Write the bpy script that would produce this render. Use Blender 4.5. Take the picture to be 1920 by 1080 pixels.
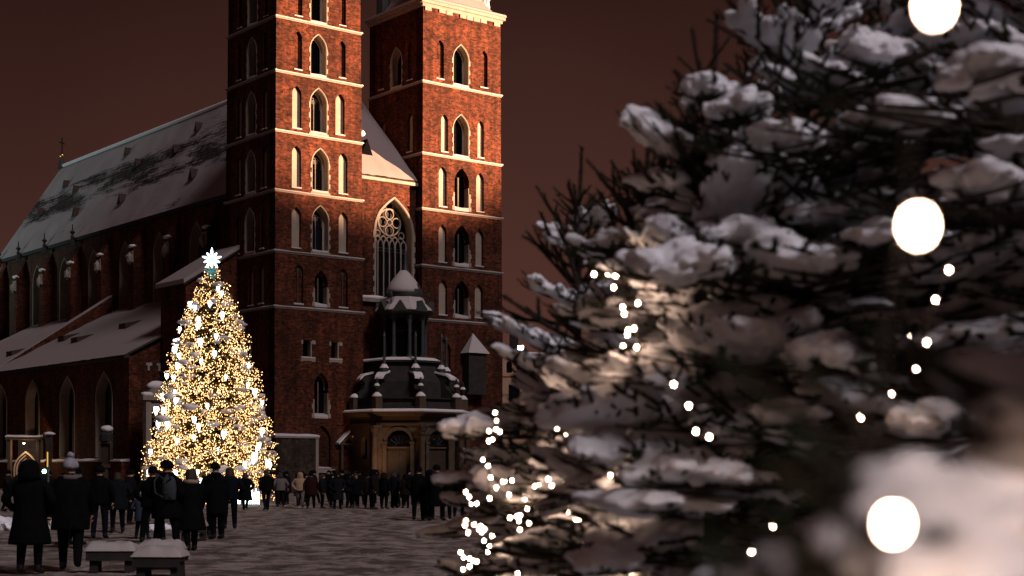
import bpy, bmesh, math, random
from mathutils import Vector, Matrix, noise
from mathutils.geometry import tessellate_polygon
R = math.radians
sc = bpy.context.scene
COL = sc.collection
for o in list(bpy.data.objects):
    bpy.data.objects.remove(o)

# ------------------------------------------------------------------ camera, sky, light, exposure
cd = bpy.data.cameras.new('camera'); cam = bpy.data.objects.new('camera', cd); COL.objects.link(cam)
cam.location = (0, 0, 1.72); cam.rotation_euler = (R(90), R(-0.15), 0)
cd.sensor_width = 36.0; cd.lens = 53.8
cd.shift_y = (883.3 - 540.0) / 1920.0
cd.clip_start = 0.05; cd.clip_end = 3000
cd.dof.use_dof = True; cd.dof.focus_distance = 95.0; cd.dof.aperture_fstop = 4.3; cd.dof.aperture_blades = 0
sc.camera = cam

world = bpy.data.worlds.new('World'); sc.world = world; world.use_nodes = True
wn = world.node_tree; wn.nodes.clear()
wo = wn.nodes.new('ShaderNodeOutputWorld'); add = wn.nodes.new('ShaderNodeAddShader')
b1 = wn.nodes.new('ShaderNodeBackground'); b2 = wn.nodes.new('ShaderNodeBackground')
sky = wn.nodes.new('ShaderNodeTexSky'); sky.sky_type = 'NISHITA'; sky.sun_disc = False
sky.sun_elevation = R(-6); sky.sun_rotation = R(200)
wn.links.new(sky.outputs[0], b1.inputs[0]); b1.inputs[1].default_value = 0.05
tc = wn.nodes.new('ShaderNodeTexCoord'); sp = wn.nodes.new('ShaderNodeSeparateXYZ'); rp = wn.nodes.new('ShaderNodeValToRGB')
nz = wn.nodes.new('ShaderNodeTexNoise'); nz.inputs['Scale'].default_value = 3.0; nz.inputs['Detail'].default_value = 3
ma = wn.nodes.new('ShaderNodeMath'); ma.operation = 'MULTIPLY_ADD'; ma.inputs[1].default_value = 0.15; 
mb_ = wn.nodes.new('ShaderNodeMath'); mb_.operation = 'SUBTRACT'; mb_.inputs[1].default_value = 0.075
wn.links.new(tc.outputs['Generated'], sp.inputs[0]); wn.links.new(tc.outputs['Generated'], nz.inputs['Vector'])
wn.links.new(nz.outputs[0], ma.inputs[0]); wn.links.new(sp.outputs[2], ma.inputs[2]); wn.links.new(ma.outputs[0], mb_.inputs[0])
wn.links.new(mb_.outputs[0], rp.inputs[0]); wn.links.new(rp.outputs[0], b2.inputs[0]); b2.inputs[1].default_value = 1.0
# the orange-brown glow of a lit town under low snow cloud, brightest over the roofs
el = rp.color_ramp.elements
el[0].position = 0.0; el[0].color = (0.112, 0.050, 0.039, 1)
el[1].position = 1.0; el[1].color = (0.020, 0.0077, 0.0065, 1)
e = el.new(0.11); e.color = (0.073, 0.0290, 0.0215, 1)
e = el.new(0.30); e.color = (0.029, 0.0104, 0.0085, 1)
wn.links.new(b1.outputs[0], add.inputs[0]); wn.links.new(b2.outputs[0], add.inputs[1]); wn.links.new(add.outputs[0], wo.inputs[0])

sd = bpy.data.lights.new('sun', 'SUN'); sun = bpy.data.objects.new('sun', sd); COL.objects.link(sun)
sd.energy = 1.4; sd.angle = R(14); sd.color = (1.0, 0.87, 0.90)
sun.rotation_euler = Vector((-0.45, 0.58, -0.68)).to_track_quat('-Z', 'Y').to_euler()

sc.view_settings.view_transform = 'Standard'; sc.view_settings.look = 'None'
sc.view_settings.exposure = 0.0; sc.view_settings.gamma = 1.0; sc.view_settings.use_curve_mapping = False
sc.cycles.use_denoising = True
sc.cycles.max_bounces = 5; sc.cycles.diffuse_bounces = 2; sc.cycles.glossy_bounces = 2; sc.cycles.transparent_max_bounces = 4
sc.cycles.sample_clamp_indirect = 4.0
sc.cycles.caustics_reflective = False; sc.cycles.caustics_refractive = False

YAW = 0.6734                                   # the church's front runs along +u, its nave along +v
CH = Vector((-17.87, 115.0, 0.0))              # front outer corner of the north tower
def uvz(u, v, z=0.0):
    c, s = math.cos(YAW), math.sin(YAW)
    return Vector((CH.x + u * c - v * s, CH.y + u * s + v * c, z))

def spot(name, loc, aim, power, color, size, blend=0.4, radius=0.4):
    l = bpy.data.lights.new(name, 'SPOT'); o = bpy.data.objects.new(name, l); COL.objects.link(o)
    l.energy = power; l.color = color; l.spot_size = R(size); l.spot_blend = blend; l.shadow_soft_size = radius
    o.location = loc; o.rotation_euler = (Vector(aim) - Vector(loc)).to_track_quat('-Z', 'Y').to_euler()
    return o
# the church's own floodlights: the town's warm flood on the towers, a cool one on the choir roof
spot('tower_floodlight', uvz(92, -86, 15), uvz(9.0, 0, 35.2), 6100000, (1.0, 0.58, 0.33), 14.6, 0.5, 0.8)
spot('choir_floodlight', uvz(-34, 96, 14), uvz(7, 66, 30), 42000, (0.62, 1.0, 0.98), 42, 0.8, 0.6)
spot('porch_floodlight', uvz(4.9, -6.6, 0.3), uvz(7.0, -4.2, 4.6), 650, (1.0, 0.54, 0.25), 75, 0.8, 0.12)

# ------------------------------------------------------------------ materials
MATS = {}
def nodes_of(name):
    m = bpy.data.materials.new(name); m.use_nodes = True
    nt = m.node_tree; bs = nt.nodes['Principled BSDF']
    MATS[name] = m
    return m, nt, bs
def N(nt, t, **kw):
    n = nt.nodes.new(t)
    for k, v in kw.items():
        if k in n.inputs: n.inputs[k].default_value = v
        else: setattr(n, k, v)
    return n
def rgb(c): return (c[0], c[1], c[2], 1.0)
def plain(name, col, rough=0.8, var=0.25, scale=6.0, bump=0.15, bscale=None, metal=0.0, spec=0.3):
    m, nt, bs = nodes_of(name)
    t = N(nt, 'ShaderNodeTexCoord'); n = N(nt, 'ShaderNodeTexNoise', Scale=scale, Detail=6.0, Roughness=0.65)
    nt.links.new(t.outputs['Object'], n.inputs['Vector'])
    mx = N(nt, 'ShaderNodeValToRGB')
    mx.color_ramp.elements[0].position = 0.3; mx.color_ramp.elements[1].position = 0.72
    mx.color_ramp.elements[0].color = rgb([c * (1 - var) for c in col]); mx.color_ramp.elements[1].color = rgb([min(1, c * (1 + var)) for c in col])
    nt.links.new(n.outputs[0], mx.inputs[0]); nt.links.new(mx.outputs[0], bs.inputs['Base Color'])
    bs.inputs['Roughness'].default_value = rough; bs.inputs['Metallic'].default_value = metal
    bs.inputs['Specular IOR Level'].default_value = spec
    if bump:
        n2 = N(nt, 'ShaderNodeTexNoise', Scale=bscale or scale * 4, Detail=4.0)
        nt.links.new(t.outputs['Object'], n2.inputs['Vector'])
        b = N(nt, 'ShaderNodeBump', Strength=bump, Distance=0.05)
        nt.links.new(n2.outputs[0], b.inputs['Height']); nt.links.new(b.outputs[0], bs.inputs['Normal'])
    return m
def emis(name, col, strength, sampling=None):
    m, nt, bs = nodes_of(name)
    bs.inputs['Base Color'].default_value = rgb(col); bs.inputs['Emission Color'].default_value = rgb(col)
    bs.inputs['Emission Strength'].default_value = strength
    if sampling: m.cycles.emission_sampling = sampling
    return m
def brick_mat(name, c1, c2, mortar, blotch=0.55):
    m, nt, bs = nodes_of(name)
    t = N(nt, 'ShaderNodeTexCoord'); s = N(nt, 'ShaderNodeSeparateXYZ'); c = N(nt, 'ShaderNodeCombineXYZ')
    a = N(nt, 'ShaderNodeMath', operation='ADD')
    nt.links.new(t.outputs['Object'], s.inputs[0]); nt.links.new(s.outputs[0], a.inputs[0]); nt.links.new(s.outputs[1], a.inputs[1])
    nt.links.new(a.outputs[0], c.inputs[0]); nt.links.new(s.outputs[2], c.inputs[1])
    br = N(nt, 'ShaderNodeTexBrick')
    br.inputs['Scale'].default_value = 1.0; br.inputs['Brick Width'].default_value = 0.31; br.inputs['Row Height'].default_value = 0.115
    br.inputs['Mortar Size'].default_value = 0.014; br.inputs['Mortar Smooth'].default_value = 0.3; br.inputs['Bias'].default_value = -0.1
    br.inputs['Color1'].default_value = rgb(c1); br.inputs['Color2'].default_value = rgb(c2); br.inputs['Mortar'].default_value = rgb(mortar)
    nt.links.new(c.outputs[0], br.inputs['Vector'])
    # soot, weathering and single burnt headers
    n1 = N(nt, 'ShaderNodeTexNoise', Scale=0.55, Detail=7.0, Roughness=0.7); nt.links.new(t.outputs['Object'], n1.inputs['Vector'])
    n2 = N(nt, 'ShaderNodeTexNoise', Scale=3.4, Detail=5.0, Roughness=0.7); nt.links.new(t.outputs['Object'], n2.inputs['Vector'])
    vo = N(nt, 'ShaderNodeTexVoronoi', Scale=1.25); nt.links.new(t.outputs['Object'], vo.inputs['Vector'])
    r1 = N(nt, 'ShaderNodeMapRange'); r1.inputs[1].default_value = 0.32; r1.inputs[2].default_value = 0.68; r1.inputs[3].default_value = 1 - blotch; r1.inputs[4].default_value = 1.2
    r2 = N(nt, 'ShaderNodeMapRange'); r2.inputs[1].default_value = 0.36; r2.inputs[2].default_value = 0.6; r2.inputs[3].default_value = 0.42; r2.inputs[4].default_value = 1.15
    r3 = N(nt, 'ShaderNodeMapRange'); r3.inputs[1].default_value = 0.08; r3.inputs[2].default_value = 0.13; r3.inputs[3].default_value = 0.2; r3.inputs[4].default_value = 1.0
    nt.links.new(n1.outputs[0], r1.inputs[0]); nt.links.new(n2.outputs[0], r2.inputs[0]); nt.links.new(vo.outputs[0], r3.inputs[0])
    mpv = N(nt, 'ShaderNodeMapping'); mpv.inputs['Scale'].default_value = (1.6, 1.6, 0.16); nt.links.new(t.outputs['Object'], mpv.inputs[0])
    n4 = N(nt, 'ShaderNodeTexNoise', Scale=0.9, Detail=5.0, Roughness=0.6); nt.links.new(mpv.outputs[0], n4.inputs['Vector'])
    r4 = N(nt, 'ShaderNodeMapRange'); r4.inputs[1].default_value = 0.36; r4.inputs[2].default_value = 0.6; r4.inputs[3].default_value = 0.55; r4.inputs[4].default_value = 1.1
    nt.links.new(n4.outputs[0], r4.inputs[0])
    m1 = N(nt, 'ShaderNodeMath', operation='MULTIPLY'); m4 = N(nt, 'ShaderNodeMath', operation='MULTIPLY'); m2 = N(nt, 'ShaderNodeMath', operation='MULTIPLY')
    nt.links.new(r1.outputs[0], m1.inputs[0]); nt.links.new(r2.outputs[0], m1.inputs[1]); nt.links.new(m1.outputs[0], m4.inputs[0]); nt.links.new(r4.outputs[0], m4.inputs[1]); nt.links.new(m4.outputs[0], m2.inputs[0]); nt.links.new(r3.outputs[0], m2.inputs[1])
    vm = N(nt, 'ShaderNodeVectorMath', operation='SCALE'); nt.links.new(br.outputs[0], vm.inputs[0]); nt.links.new(m2.outputs[0], vm.inputs['Scale'])
    nt.links.new(vm.outputs[0], bs.inputs['Base Color'])
    bs.inputs['Roughness'].default_value = 0.9; bs.inputs['Specular IOR Level'].default_value = 0.15
    b = N(nt, 'ShaderNodeBump', Strength=0.6, Distance=0.03); b.invert = True
    nt.links.new(br.outputs['Fac'], b.inputs['Height']); b2 = N(nt, 'ShaderNodeBump', Strength=0.5, Distance=0.06)
    nt.links.new(n2.outputs[0], b2.inputs['Height']); nt.links.new(b.outputs[0], b2.inputs['Normal']); nt.links.new(b2.outputs[0], bs.inputs['Normal'])
    return m
brick_mat('brick', (0.138, 0.0320, 0.0133), (0.023, 0.0059, 0.0031), (0.086, 0.039, 0.024))
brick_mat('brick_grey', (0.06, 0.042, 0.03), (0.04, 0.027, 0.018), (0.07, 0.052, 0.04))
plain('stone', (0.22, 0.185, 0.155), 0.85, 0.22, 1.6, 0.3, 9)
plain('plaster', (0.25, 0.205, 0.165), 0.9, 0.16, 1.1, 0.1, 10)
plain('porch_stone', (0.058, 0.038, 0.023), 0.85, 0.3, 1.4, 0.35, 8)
plain('dark_stone', (0.022, 0.019, 0.017), 0.85, 0.4, 2.0, 0.3, 8)
plain('copper', (0.030, 0.034, 0.033), 0.6, 0.3, 2.0, 0.1, 9)
plain('glass', (0.004, 0.005, 0.008), 0.35, 0.5, 2.0, 0.05, 6, spec=0.15)
plain('black', (0.003, 0.003, 0.004), 0.95, 0.3, 3, 0, spec=0.0)
plain('lead', (0.075, 0.064, 0.056), 0.7, 0.2, 3, 0)
plain('wood_door', (0.030, 0.018, 0.010), 0.7, 0.4, 3, 0.2)
plain('iron', (0.015, 0.015, 0.016), 0.5, 0.2, 4, 0, metal=0.3)
plain('gold', (0.7, 0.42, 0.12), 0.3, 0.1, 4, 0, metal=1.0)
plain('house_wall', (0.42, 0.26, 0.18), 0.9, 0.15, 0.8, 0.1)
plain('tile', (0.035, 0.022, 0.018), 0.9, 0.4, 4, 0.4, 12)

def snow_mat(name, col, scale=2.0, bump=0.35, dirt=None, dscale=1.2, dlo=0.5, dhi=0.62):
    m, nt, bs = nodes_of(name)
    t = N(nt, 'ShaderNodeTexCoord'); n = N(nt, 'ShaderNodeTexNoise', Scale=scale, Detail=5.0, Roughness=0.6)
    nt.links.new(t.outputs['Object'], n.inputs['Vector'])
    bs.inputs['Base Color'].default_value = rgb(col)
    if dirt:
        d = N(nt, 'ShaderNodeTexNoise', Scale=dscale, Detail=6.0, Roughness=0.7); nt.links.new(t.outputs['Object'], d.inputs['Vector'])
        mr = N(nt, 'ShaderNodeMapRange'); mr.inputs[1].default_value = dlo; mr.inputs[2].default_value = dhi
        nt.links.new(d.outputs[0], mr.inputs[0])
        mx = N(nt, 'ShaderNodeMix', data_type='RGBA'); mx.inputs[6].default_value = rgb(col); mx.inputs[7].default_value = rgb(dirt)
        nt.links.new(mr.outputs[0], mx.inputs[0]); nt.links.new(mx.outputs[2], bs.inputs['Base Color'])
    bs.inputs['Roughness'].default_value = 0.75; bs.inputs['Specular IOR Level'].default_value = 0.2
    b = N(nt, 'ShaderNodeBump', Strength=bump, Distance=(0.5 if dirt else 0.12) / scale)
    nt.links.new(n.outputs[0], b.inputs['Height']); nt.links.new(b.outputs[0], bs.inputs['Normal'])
    return m
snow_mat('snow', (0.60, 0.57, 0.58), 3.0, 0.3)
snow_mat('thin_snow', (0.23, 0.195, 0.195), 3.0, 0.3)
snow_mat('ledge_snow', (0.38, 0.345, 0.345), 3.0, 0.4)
snow_mat('soft_snow', (0.85, 0.87, 0.93), 26.0, 0.6)
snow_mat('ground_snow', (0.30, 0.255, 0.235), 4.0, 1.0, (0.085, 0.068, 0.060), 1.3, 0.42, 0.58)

def roof_mat(name, lo, hi):
    """snow lying on steep plain tiles; bare tile courses where it has slid off"""
    m, nt, bs = nodes_of(name)
    t = N(nt, 'ShaderNodeTexCoord')
    mp = N(nt, 'ShaderNodeMapping'); mp.inputs['Scale'].default_value = (1.0, 0.10, 0.22); nt.links.new(t.outputs['Object'], mp.inputs[0])
    n = N(nt, 'ShaderNodeTexNoise', Scale=0.9, Detail=7.0, Roughness=0.68); nt.links.new(mp.outputs[0], n.inputs['Vector'])
    # tile courses break the edge of the snow up
    sx = N(nt, 'ShaderNodeSeparateXYZ'); nt.links.new(t.outputs['Object'], sx.inputs[0])
    cx = N(nt, 'ShaderNodeCombineXYZ'); nt.links.new(sx.outputs[1], cx.inputs[0]); nt.links.new(sx.outputs[2], cx.inputs[1])
    br = N(nt, 'ShaderNodeTexBrick'); nt.links.new(cx.outputs[0], br.inputs['Vector'])
    br.inputs['Scale'].default_value = 1.0; br.inputs['Brick Width'].default_value = 0.42; br.inputs['Row Height'].default_value = 0.36
    br.inputs['Color1'].default_value = (1, 1, 1, 1); br.inputs['Color2'].default_value = (0.2, 0.2, 0.2, 1); br.inputs['Mortar'].default_value = (0.0, 0.0, 0.0, 1)
    br.inputs['Mortar Size'].default_value = 0.05
    # the snow slid off in a long belt halfway up
    g = N(nt, 'ShaderNodeMapRange', interpolation_type='SMOOTHSTEP'); g.inputs[1].default_value = lo[0]; g.inputs[2].default_value = lo[1]; g.inputs[3].default_value = -0.16; g.inputs[4].default_value = 0.055
    g2 = N(nt, 'ShaderNodeMapRange', interpolation_type='SMOOTHSTEP'); g2.inputs[1].default_value = hi[0]; g2.inputs[2].default_value = hi[1]; g2.inputs[3].default_value = 0.0; g2.inputs[4].default_value = -0.20
    nt.links.new(sx.outputs[2], g.inputs[0]); nt.links.new(sx.outputs[2], g2.inputs[0])
    a1 = N(nt, 'ShaderNodeMath', operation='ADD'); a2 = N(nt, 'ShaderNodeMath', operation='ADD'); a3 = N(nt, 'ShaderNodeMath', operation='MULTIPLY_ADD'); a3.inputs[1].default_value = -0.07
    nt.links.new(n.outputs[0], a1.inputs[0]); nt.links.new(g.outputs[0], a1.inputs[1]); nt.links.new(a1.outputs[0], a2.inputs[0]); nt.links.new(g2.outputs[0], a2.inputs[1])
    nt.links.new(br.outputs[0], a3.inputs[0]); nt.links.new(a2.outputs[0], a3.inputs[2])
    mr = N(nt, 'ShaderNodeMapRange'); mr.inputs[1].default_value = 0.47; mr.inputs[2].default_value = 0.57; nt.links.new(a3.outputs[0], mr.inputs[0])
    n3 = N(nt, 'ShaderNodeTexNoise', Scale=0.35, Detail=6.0); nt.links.new(t.outputs['Object'], n3.inputs['Vector'])
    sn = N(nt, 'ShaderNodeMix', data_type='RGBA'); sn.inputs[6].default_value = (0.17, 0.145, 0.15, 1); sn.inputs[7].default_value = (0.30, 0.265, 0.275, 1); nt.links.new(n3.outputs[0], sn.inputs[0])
    mx = N(nt, 'ShaderNodeMix', data_type='RGBA'); mx.inputs[7].default_value = (0.028, 0.020, 0.018, 1)
    tl_ = N(nt, 'ShaderNodeMix', data_type='RGBA'); tl_.inputs[6].default_value = (0.008, 0.006, 0.006, 1); tl_.inputs[7].default_value = (0.060, 0.046, 0.042, 1); nt.links.new(br.outputs[0], tl_.inputs[0]); nt.links.new(tl_.outputs[2], mx.inputs[7])
    nt.links.new(sn.outputs[2], mx.inputs[6]); nt.links.new(mr.outputs[0], mx.inputs[0]); nt.links.new(mx.outputs[2], bs.inputs['Base Color'])
    bs.inputs['Roughness'].default_value = 0.8; bs.inputs['Specular IOR Level'].default_value = 0.2
    b = N(nt, 'ShaderNodeBump', Strength=0.7, Distance=0.25); b.invert = True
    nt.links.new(mr.outputs[0], b.inputs['Height'])
    b3 = N(nt, 'ShaderNodeBump', Strength=0.5, Distance=0.3); nt.links.new(n3.outputs[0], b3.inputs['Height']); nt.links.new(b.outputs[0], b3.inputs['Normal'])
    nt.links.new(b3.outputs[0], bs.inputs['Normal'])
    return m
roof_mat('nave_roof', (28.0, 30.2), (31.5, 35.0))
roof_mat('chapel_roof', (10.0, 13.0), (10.0, 12.0))

# ------------------------------------------------------------------ mesh helpers
class MB:
    """collects shapes; build() links them as one mesh object"""
    def __init__(s): s.v = []; s.f = []; s.m = []
    def add(s, vs, fs, mi=0):
        o = len(s.v); s.v += [tuple(p) for p in vs]; s.f += [tuple(i + o for i in f) for f in fs]; s.m += [mi] * len(fs); return s
    def box(s, x0, x1, y0, y1, z0, z1, mi=0, taper=0.0):
        t = taper
        return s.add([(x0, y0, z0), (x1, y0, z0), (x1, y1, z0), (x0, y1, z0), (x0 + t, y0 + t, z1), (x1 - t, y0 + t, z1), (x1 - t, y1 - t, z1), (x0 + t, y1 - t, z1)],
                     [(0, 3, 2, 1), (4, 5, 6, 7), (0, 1, 5, 4), (1, 2, 6, 5), (2, 3, 7, 6), (3, 0, 4, 7)], mi)
    def prism(s, outer, holes, fn, d0, d1, mi=0, back=True):
        """a flat outline with holes, given a thickness from d0 to d1; fn(a, z, d) -> xyz"""
        loops = [outer] + list(holes)
        tris = tessellate_polygon([[Vector((a, b, 0)) for a, b in l] for l in loops])
        flat = [p for l in loops for p in l]; n = len(flat)
        vs = [fn(a, b, d0) for a, b in flat] + [fn(a, b, d1) for a, b in flat]
        fs = [tuple(t) for t in tris] + ([tuple(i + n for i in reversed(t)) for t in tris] if back else [])
        o = 0
        for l in loops:
            k = len(l)
            fs += [(o + i, o + (i + 1) % k, n + o + (i + 1) % k, n + o + i) for i in range(k)]
            o += k
        return s.add(vs, fs, mi)
    def tube(s, pts, rad, n=6, mi=0, cap=True):
        pts = [Vector(p) for p in pts]; k = len(pts)
        if not hasattr(rad, '__len__'): rad = [rad] * k
        vs = []; 
        for i, p in enumerate(pts):
            d = (pts[min(i + 1, k - 1)] - pts[max(i - 1, 0)]); d = d.normalized() if d.length > 1e-9 else Vector((0, 0, 1))
            a = d.cross(Vector((0, 0, 1)) if abs(d.z) < 0.95 else Vector((1, 0, 0))).normalized(); b = d.cross(a)
            vs += [p + (a * math.cos(2 * math.pi * j / n) + b * math.sin(2 * math.pi * j / n)) * rad[i] for j in range(n)]
        fs = [(i * n + j, i * n + (j + 1) % n, (i + 1) * n + (j + 1) % n, (i + 1) * n + j) for i in range(k - 1) for j in range(n)]
        if cap: fs += [tuple(range(n - 1, -1, -1)), tuple((k - 1) * n + j for j in range(n))]
        return s.add(vs, fs, mi)
    def lathe(s, prof, c=(0, 0, 0), n=12, mi=0, rot=0.0, sx=1.0, sy=1.0):
        vs = []; k = len(prof)
        for r, z in prof:
            vs += [(c[0] + sx * r * math.cos(2 * math.pi * j / n + rot), c[1] + sy * r * math.sin(2 * math.pi * j / n + rot), c[2] + z) for j in range(n)]
        fs = [(i * n + j, i * n + (j + 1) % n, (i + 1) * n + (j + 1) % n, (i + 1) * n + j) for i in range(k - 1) for j in range(n)]
        fs += [tuple(range(n - 1, -1, -1)), tuple((k - 1) * n + j for j in range(n))]
        return s.add(vs, fs, mi)
    def blob(s, c, r, seed=0, sub=2, squash=(1, 1, 1), rough=0.25, mi=0):
        bm = bmesh.new(); bmesh.ops.create_icosphere(bm, subdivisions=sub, radius=1.0)
        vs = []
        for v in bm.verts:
            q = v.co * (1 + rough * noise.noise(v.co * 1.3 + Vector((seed * 7.1, seed * 3.3, seed))))
            vs.append((c[0] + q.x * r * squash[0], c[1] + q.y * r * squash[1], c[2] + q.z * r * squash[2]))
        fs = [tuple(v.index for v in f.verts) for f in bm.faces]; bm.free()
        return s.add(vs, fs, mi)
    def data(s, name, smooth=False, fix=True):
        me = bpy.data.meshes.new(name); me.from_pydata(s.v, [], s.f)
        me.polygons.foreach_set('material_index', s.m)
        if smooth: me.polygons.foreach_set('use_smooth', [True] * len(s.f))
        if fix:
            bm = bmesh.new(); bm.from_mesh(me); bmesh.ops.recalc_face_normals(bm, faces=bm.faces); bm.to_mesh(me); bm.free()
        me.update(); return me
    def build(s, name, mats, parent=None, smooth=False, fix=True, **kw):
        return link(name, s.data(name, smooth, fix), mats, parent, **kw)
def link(name, me, mats, parent=None, loc=None, rot=None, scale=None):
    o = bpy.data.objects.new(name, me); COL.objects.link(o)
    if mats is not None and not me.materials:
        for m in (mats if isinstance(mats, (list, tuple)) else [mats]): me.materials.append(MATS[m])
    if parent: o.parent = parent
    if loc is not None: o.location = loc
    if rot is not None: o.rotation_euler = rot
    if scale is not None: o.scale = scale if hasattr(scale, '__len__') else (scale,) * 3
    return o
def empty(name, loc=(0, 0, 0), rz=0.0, parent=None):
    o = bpy.data.objects.new(name, None); COL.objects.link(o); o.location = loc; o.rotation_euler = (0, 0, rz)
    o.empty_display_size = 0.2
    if parent: o.parent = parent
    return o
def tag(o, label=None, cat=None, group=None, kind=None):
    if label: o['label'] = label
    if cat: o['category'] = cat
    if group: o['group'] = group
    if kind: o['kind'] = kind
    return o
def copy_tree(o, parent=None):
    c = o.copy(); COL.objects.link(c); c.parent = parent
    for ch in list(o.children): copy_tree(ch, c)
    return c
def evaluated(o, name):
    dg = bpy.context.evaluated_depsgraph_get()
    me = bpy.data.meshes.new_from_object(o.evaluated_get(dg)); me.name = name
    bpy.data.objects.remove(o); return me

# ------------------------------------------------------------------ ground: one trodden sheet of snow out to the horizon
def ground():
    xs = [-900, -400, -200, -120, -80, -60] + [-48 + 0.36 * i for i in range(195)] + [26, 32, 45, 70, 120, 250, 900]
    ys = [-300, -60, -20, -5] + [3 + 0.36 * i for i in range(280)] + [107, 112, 120, 140, 180, 300, 1500]
    vs = []; nx = len(xs)
    for y in ys:
        for x in xs:
            z = 0.0
            if -48 <= x <= 22 and 3 <= y <= 103:
                p = Vector((x, y, 0))
                z = 0.05 * noise.noise(p * 0.45) + 0.06 * noise.noise(p * 1.1 + Vector((9, 0, 0))) - 0.10 * max(0, noise.noise(p * 1.9 + Vector((0, 5, 3)))) 
            vs.append((x, y, z))
    fs = [(j * nx + i, j * nx + i + 1, (j + 1) * nx + i + 1, (j + 1) * nx + i) for j in range(len(ys) - 1) for i in range(nx - 1)]
    b = MB(); b.add(vs, fs)
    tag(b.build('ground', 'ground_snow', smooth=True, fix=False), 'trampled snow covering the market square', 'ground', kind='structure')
ground()

# ------------------------------------------------------------------ the church
church = empty('brick_church', CH, YAW)
tag(church, 'large red brick Gothic church with two square towers and long snowy roof', 'church')
rnd = random.Random(5)

def arch(cx, z0, w, h, kind='pointed', n=7, rise=None):
    """outline of an arched opening, anticlockwise from its lower left corner"""
    rise = rise or (w * 0.80 if kind == 'pointed' else w * 0.5)
    zs = z0 + h - rise; R_ = []
    for i in range(1, n + 1):
        t = i / n
        x = w / 2 * (1 - t ** 2.3) if kind == 'pointed' else w / 2 * math.cos(t * math.pi / 2) ** 0.9
        z = zs + rise * (t if kind == 'pointed' else math.sin(t * math.pi / 2))
        R_.append((x, z))
    right = [(cx + x, z) for x, z in R_]; left = [(cx - x, z) for x, z in reversed(R_[:-1])]
    return [(cx - w / 2, z0), (cx + w / 2, z0), (cx + w / 2, zs)] + right + left + [(cx - w / 2, zs)]
def toothed(cx, z0, w, h, grow, kind, step=0.34, amp=0.07):
    """the same outline grown by a ring of uneven quoin blocks"""
    base = arch(cx, z0, w, h, kind, 9); out = []
    zs = base[2][1]; n = max(2, int((zs - z0) / step)); q = []
    for i in range(n):
        a = grow + (amp if i % 2 else -amp * 0.4) + rnd.uniform(-0.02, 0.02)
        q += [(a, z0 + (zs - z0) * i / n), (a, z0 + (zs - z0) * (i + 1) / n - 0.01)]
    top = []
    for (x, z) in base[3:-1]:
        d = Vector((x - cx, (z - zs) * 0.9 + 0.12)); d = d.normalized() if d.length > 0 else Vector((0, 1))
        g = grow * (1.05 + rnd.uniform(-0.1, 0.12)); top.append((x + d.x * g, z + d.y * g))
    right = [(cx + w / 2 + a, z) for a, z in q]; left = [(cx - w / 2 - a, z) for a, z in reversed(q)]
    return right + top + left
def face_fn(face, u0, u1, v0, v1):
    if face == 'front': return lambda a, z, d: (u0 + a, v0 + d, z)
    if face == 'left': return lambda a, z, d: (u0 + d, v1 - a, z)
    if face == 'right': return lambda a, z, d: (u1 - d, v0 + a, z)
    return lambda a, z, d: (u1 - a, v1 - d, z)
def tracery(b, fn, cx, z0, w, h, lights=2, d0=0.42, d1=0.54, t=0.09):
    """mullions with pointed sub-arches and a quatrefoil in the head"""
    zs = z0 + h - w * 0.85; lw = w / lights
    for i in range(1, lights):
        x = cx - w / 2 + lw * i
        b.prism([(x - t / 2, z0), (x + t / 2, z0), (x + t / 2, zs + 0.1), (x - t / 2, zs + 0.1)], [], fn, d0, d1)
    for i in range(lights):
        c = cx - w / 2 + lw * (i + 0.5)
        o = arch(c, zs - 0.25, lw * 1.04, lw * 1.0 + 0.25, 'pointed', 5); k = arch(c, zs - 0.25, lw - 2 * t * 0.8, lw * 0.82 + 0.25, 'pointed', 5)
        b.prism(o, [k], fn, d0 + 0.01, d1 - 0.01)
    r = w * 0.22; c = (cx, zs + w * 0.36)
    for q in range(4):
        a = math.pi / 4 + q * math.pi / 2; x, z = c[0] + math.cos(a) * r * 0.55, c[1] + math.sin(a) * r * 0.55
        O = [(x + math.cos(k * math.pi / 5) * r * 0.6, z + math.sin(k * math.pi / 5) * r * 0.6) for k in range(10)]
        I = [(x + math.cos(k * math.pi / 5) * r * 0.36, z + math.sin(k * math.pi / 5) * r * 0.36) for k in range(10)]
        b.prism(O, [I], fn, d0 + 0.02 + q * 0.004, d1 - 0.02)
def snow_run(b, fn, a0, a1, z, dep, out, thick=0.14, step=0.35):
    """uneven snow on a ledge: along a, from the wall (d=0) out to d=-out"""
    n = max(2, int((a1 - a0) / step)); top = []
    for i in range(n + 1):
        a = a0 + (a1 - a0) * i / n; hgt = thick * (0.55 + 0.75 * (0.5 + 0.5 * noise.noise(Vector((a * 0.9, z * 3.1, out * 7)))))
        top.append((a, hgt))
    vs = []
    for a, hgt in top:
        vs += [fn(a, z, dep), fn(a, z + hgt * 1.5, dep), fn(a, z + hgt, -out * 0.7), fn(a, z + hgt * 0.45, -out - 0.05), fn(a, z - 0.03, -out - 0.03)]
    m = 5; fs = []
    for i in range(n):
        fs += [(i * m + j, (i + 1) * m + j, (i + 1) * m + j + 1, i * m + j + 1) for j in range(m - 1)]
    fs += [tuple(range(m)), tuple(n * m + j for j in reversed(range(m)))]
    b.add(vs, fs)

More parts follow.
